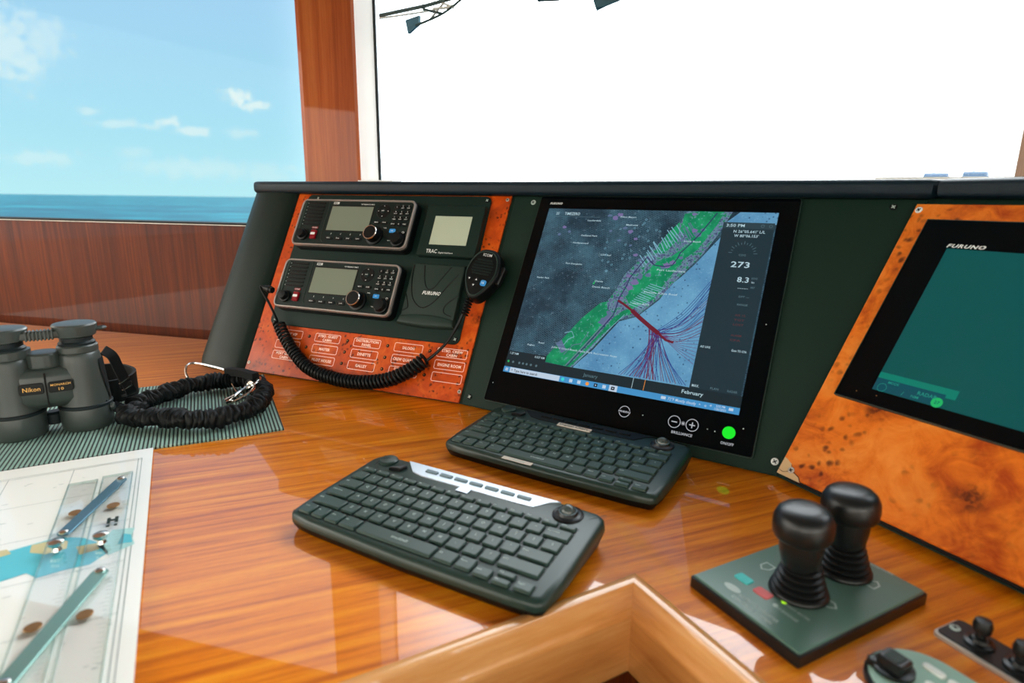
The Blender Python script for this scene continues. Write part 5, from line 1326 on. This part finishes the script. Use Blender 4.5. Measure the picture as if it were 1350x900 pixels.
child(ly, 'thin_wire', lambda b: b.tube(arc([wl2(-.492, 1.005, .018), wl2(-.475, .985, .010), wl2(-.455, .965, .010), wl2(-.445, .95, .016)], 5), .0014, 'chrome', 6))

# ------------------------------------------------------------------ outside: wipers, distant yachts
WX = Matrix(((WFD.x, 0, -WFN.x, 0), (WFD.y, 0, -WFN.y, 0), (0, 1, 0, 0), (0, 0, 0, 1)))
def wpt(px_x, z_): p = on_line(1.2, px_x); return (p.x, p.y, z_)
wp = thing('windscreen_wiper', 'grey window wiper arm and blade outside the glass at the top left', 'wiper', TR(0, 0, 0))
child(wp, 'blade', lambda b: (b.tube([wpt(-.331, .772), wpt(-.211, .774), wpt(-.101, .782), wpt(-.02, .80), wpt(.10, .84)], .0045, 'wiper', 6, flat=.5), b.tube([wpt(-.331, .766), wpt(-.211, .762), wpt(-.14, .764)], .0022, 'alu', 6)))
child(wp, 'arm', lambda b: (b.tube(arc([wpt(-.235, .737), wpt(-.205, .742), wpt(-.160, .754), wpt(-.115, .778), wpt(-.06, .815), wpt(.06, .98), wpt(.16, 1.24)], 5), .003, 'wiper', 6), b.tube([wpt(-.20, .742), wpt(-.165, .772), wpt(-.14, .76), wpt(-.19, .765)], .0028, 'alu', 6), b.tube([wpt(-.215, .768), wpt(-.17, .752)], .003, 'wiper', 6)))
child(wp, 'bracket', lambda b: b.add([wpt(-.262, .752), wpt(-.256, .722), wpt(-.228, .738), wpt(-.226, .757)] + [tuple(Vector(wpt(x_, z_)) + Vector((.004, .007, 0))) for x_, z_ in ((-.262, .752), (-.256, .722), (-.228, .738), (-.226, .757))], [(0, 1, 2, 3), (7, 6, 5, 4), (0, 4, 5, 1), (1, 5, 6, 2), (2, 6, 7, 3), (3, 7, 4, 0)], 'wiperblue'), smooth=False)
child(wp, 'pivot_mount', lambda b: b.box(*wpt(.16, 1.25), .05, .05, .05, 'wiper', r=.006))
wp2 = thing('windscreen_wiper', 'dark end of a second wiper hanging into the top of the windscreen, centre', 'wiper', TR(0, 0, 0))
child(wp2, 'arm', lambda b: (b.tube([wpt(.045, .747), wpt(.085, .742), wpt(.13, .742), wpt(.2, .75)], .006, 'wiper', 6), b.tube(arc([wpt(.16, .748), wpt(.22, .80), wpt(.33, 1.0), wpt(.42, 1.24)], 5), .004, 'wiper', 6)))
child(wp2, 'pivot_mount', lambda b: b.box(*wpt(.42, 1.25), .05, .05, .05, 'wiper', r=.006))
child(wp2, 'bracket', lambda b: b.add([wpt(.150, .730), wpt(.156, .712), wpt(.170, .713), wpt(.205, .722), wpt(.205, .74)] + [tuple(Vector(wpt(x_, z_)) + Vector((.004, .007, 0))) for x_, z_ in ((.150, .730), (.156, .708), (.170, .713), (.205, .722), (.205, .74))], [(0, 1, 2, 3, 4), (9, 8, 7, 6, 5), (0, 5, 6, 1), (1, 6, 7, 2), (2, 7, 8, 3), (3, 8, 9, 4), (4, 9, 5, 0)], 'wiperblue'), smooth=False)

def yacht(x, y, rot, label, mast, sc_):
    t_ = thing('motor_yacht', label, 'yacht', TR(x, y, -5) @ RZ(rot) @ Matrix.Diagonal((sc_ * .55, sc_, sc_, 1)), None)
    child(t_, 'hull', lambda b: b.rings([[(-26, 0, 0), (-24, -4, 0), (18, -4, 0), (28, 0, 0), (18, 4, 0), (-24, 4, 0)], [(-27, 0, 5), (-26, -5, 5), (20, -5, 6), (33, 0, 7), (20, 5, 6), (-26, 5, 5)]], 'yacht'), smooth=False)
    child(t_, 'superstructure', lambda b: (b.prism([(-20, -4), (14, -4), (18, 0), (14, 4), (-20, 4)], 5, 9, 'yacht', taper=.6), b.prism([(-14, -3.4), (9, -3.4), (12, 0), (9, 3.4), (-14, 3.4)], 9, 12.4, 'yacht', taper=.8), b.prism([(-9, -2.6), (4, -2.6), (6, 0), (4, 2.6), (-9, 2.6)], 12.4, 15.2, 'yacht', taper=.9)), smooth=False)
    child(t_, 'window_band', lambda b: (b.prism([(-12, -3.3), (9, -3.3), (11.6, 0), (9, 3.3), (-12, 3.3)], 10.2, 11.4, 'yachtdark'), b.prism([(-8, -2.4), (4, -2.4), (5.4, 0), (4, 2.4), (-8, 2.4)], 13.2, 14.3, 'yachtdark')), smooth=False)
    child(t_, 'mast', lambda b: (b.tube([(-3, 0, 15), (mast, 0, 20)], .35, 'yachtdark', 6), b.box(-2, 0, 16.4, 3.4, 2, .4, 'yacht')), smooth=False)
yacht(174, 256, rad(-32), 'distant hazy yacht low over the coaming, the left one of the pair', -2.5, 1.22)
yacht(190 * 1.3, 256 * 1.3, rad(-34), 'distant yacht low over the coaming, beside the right window post', -1.0, 1.55)
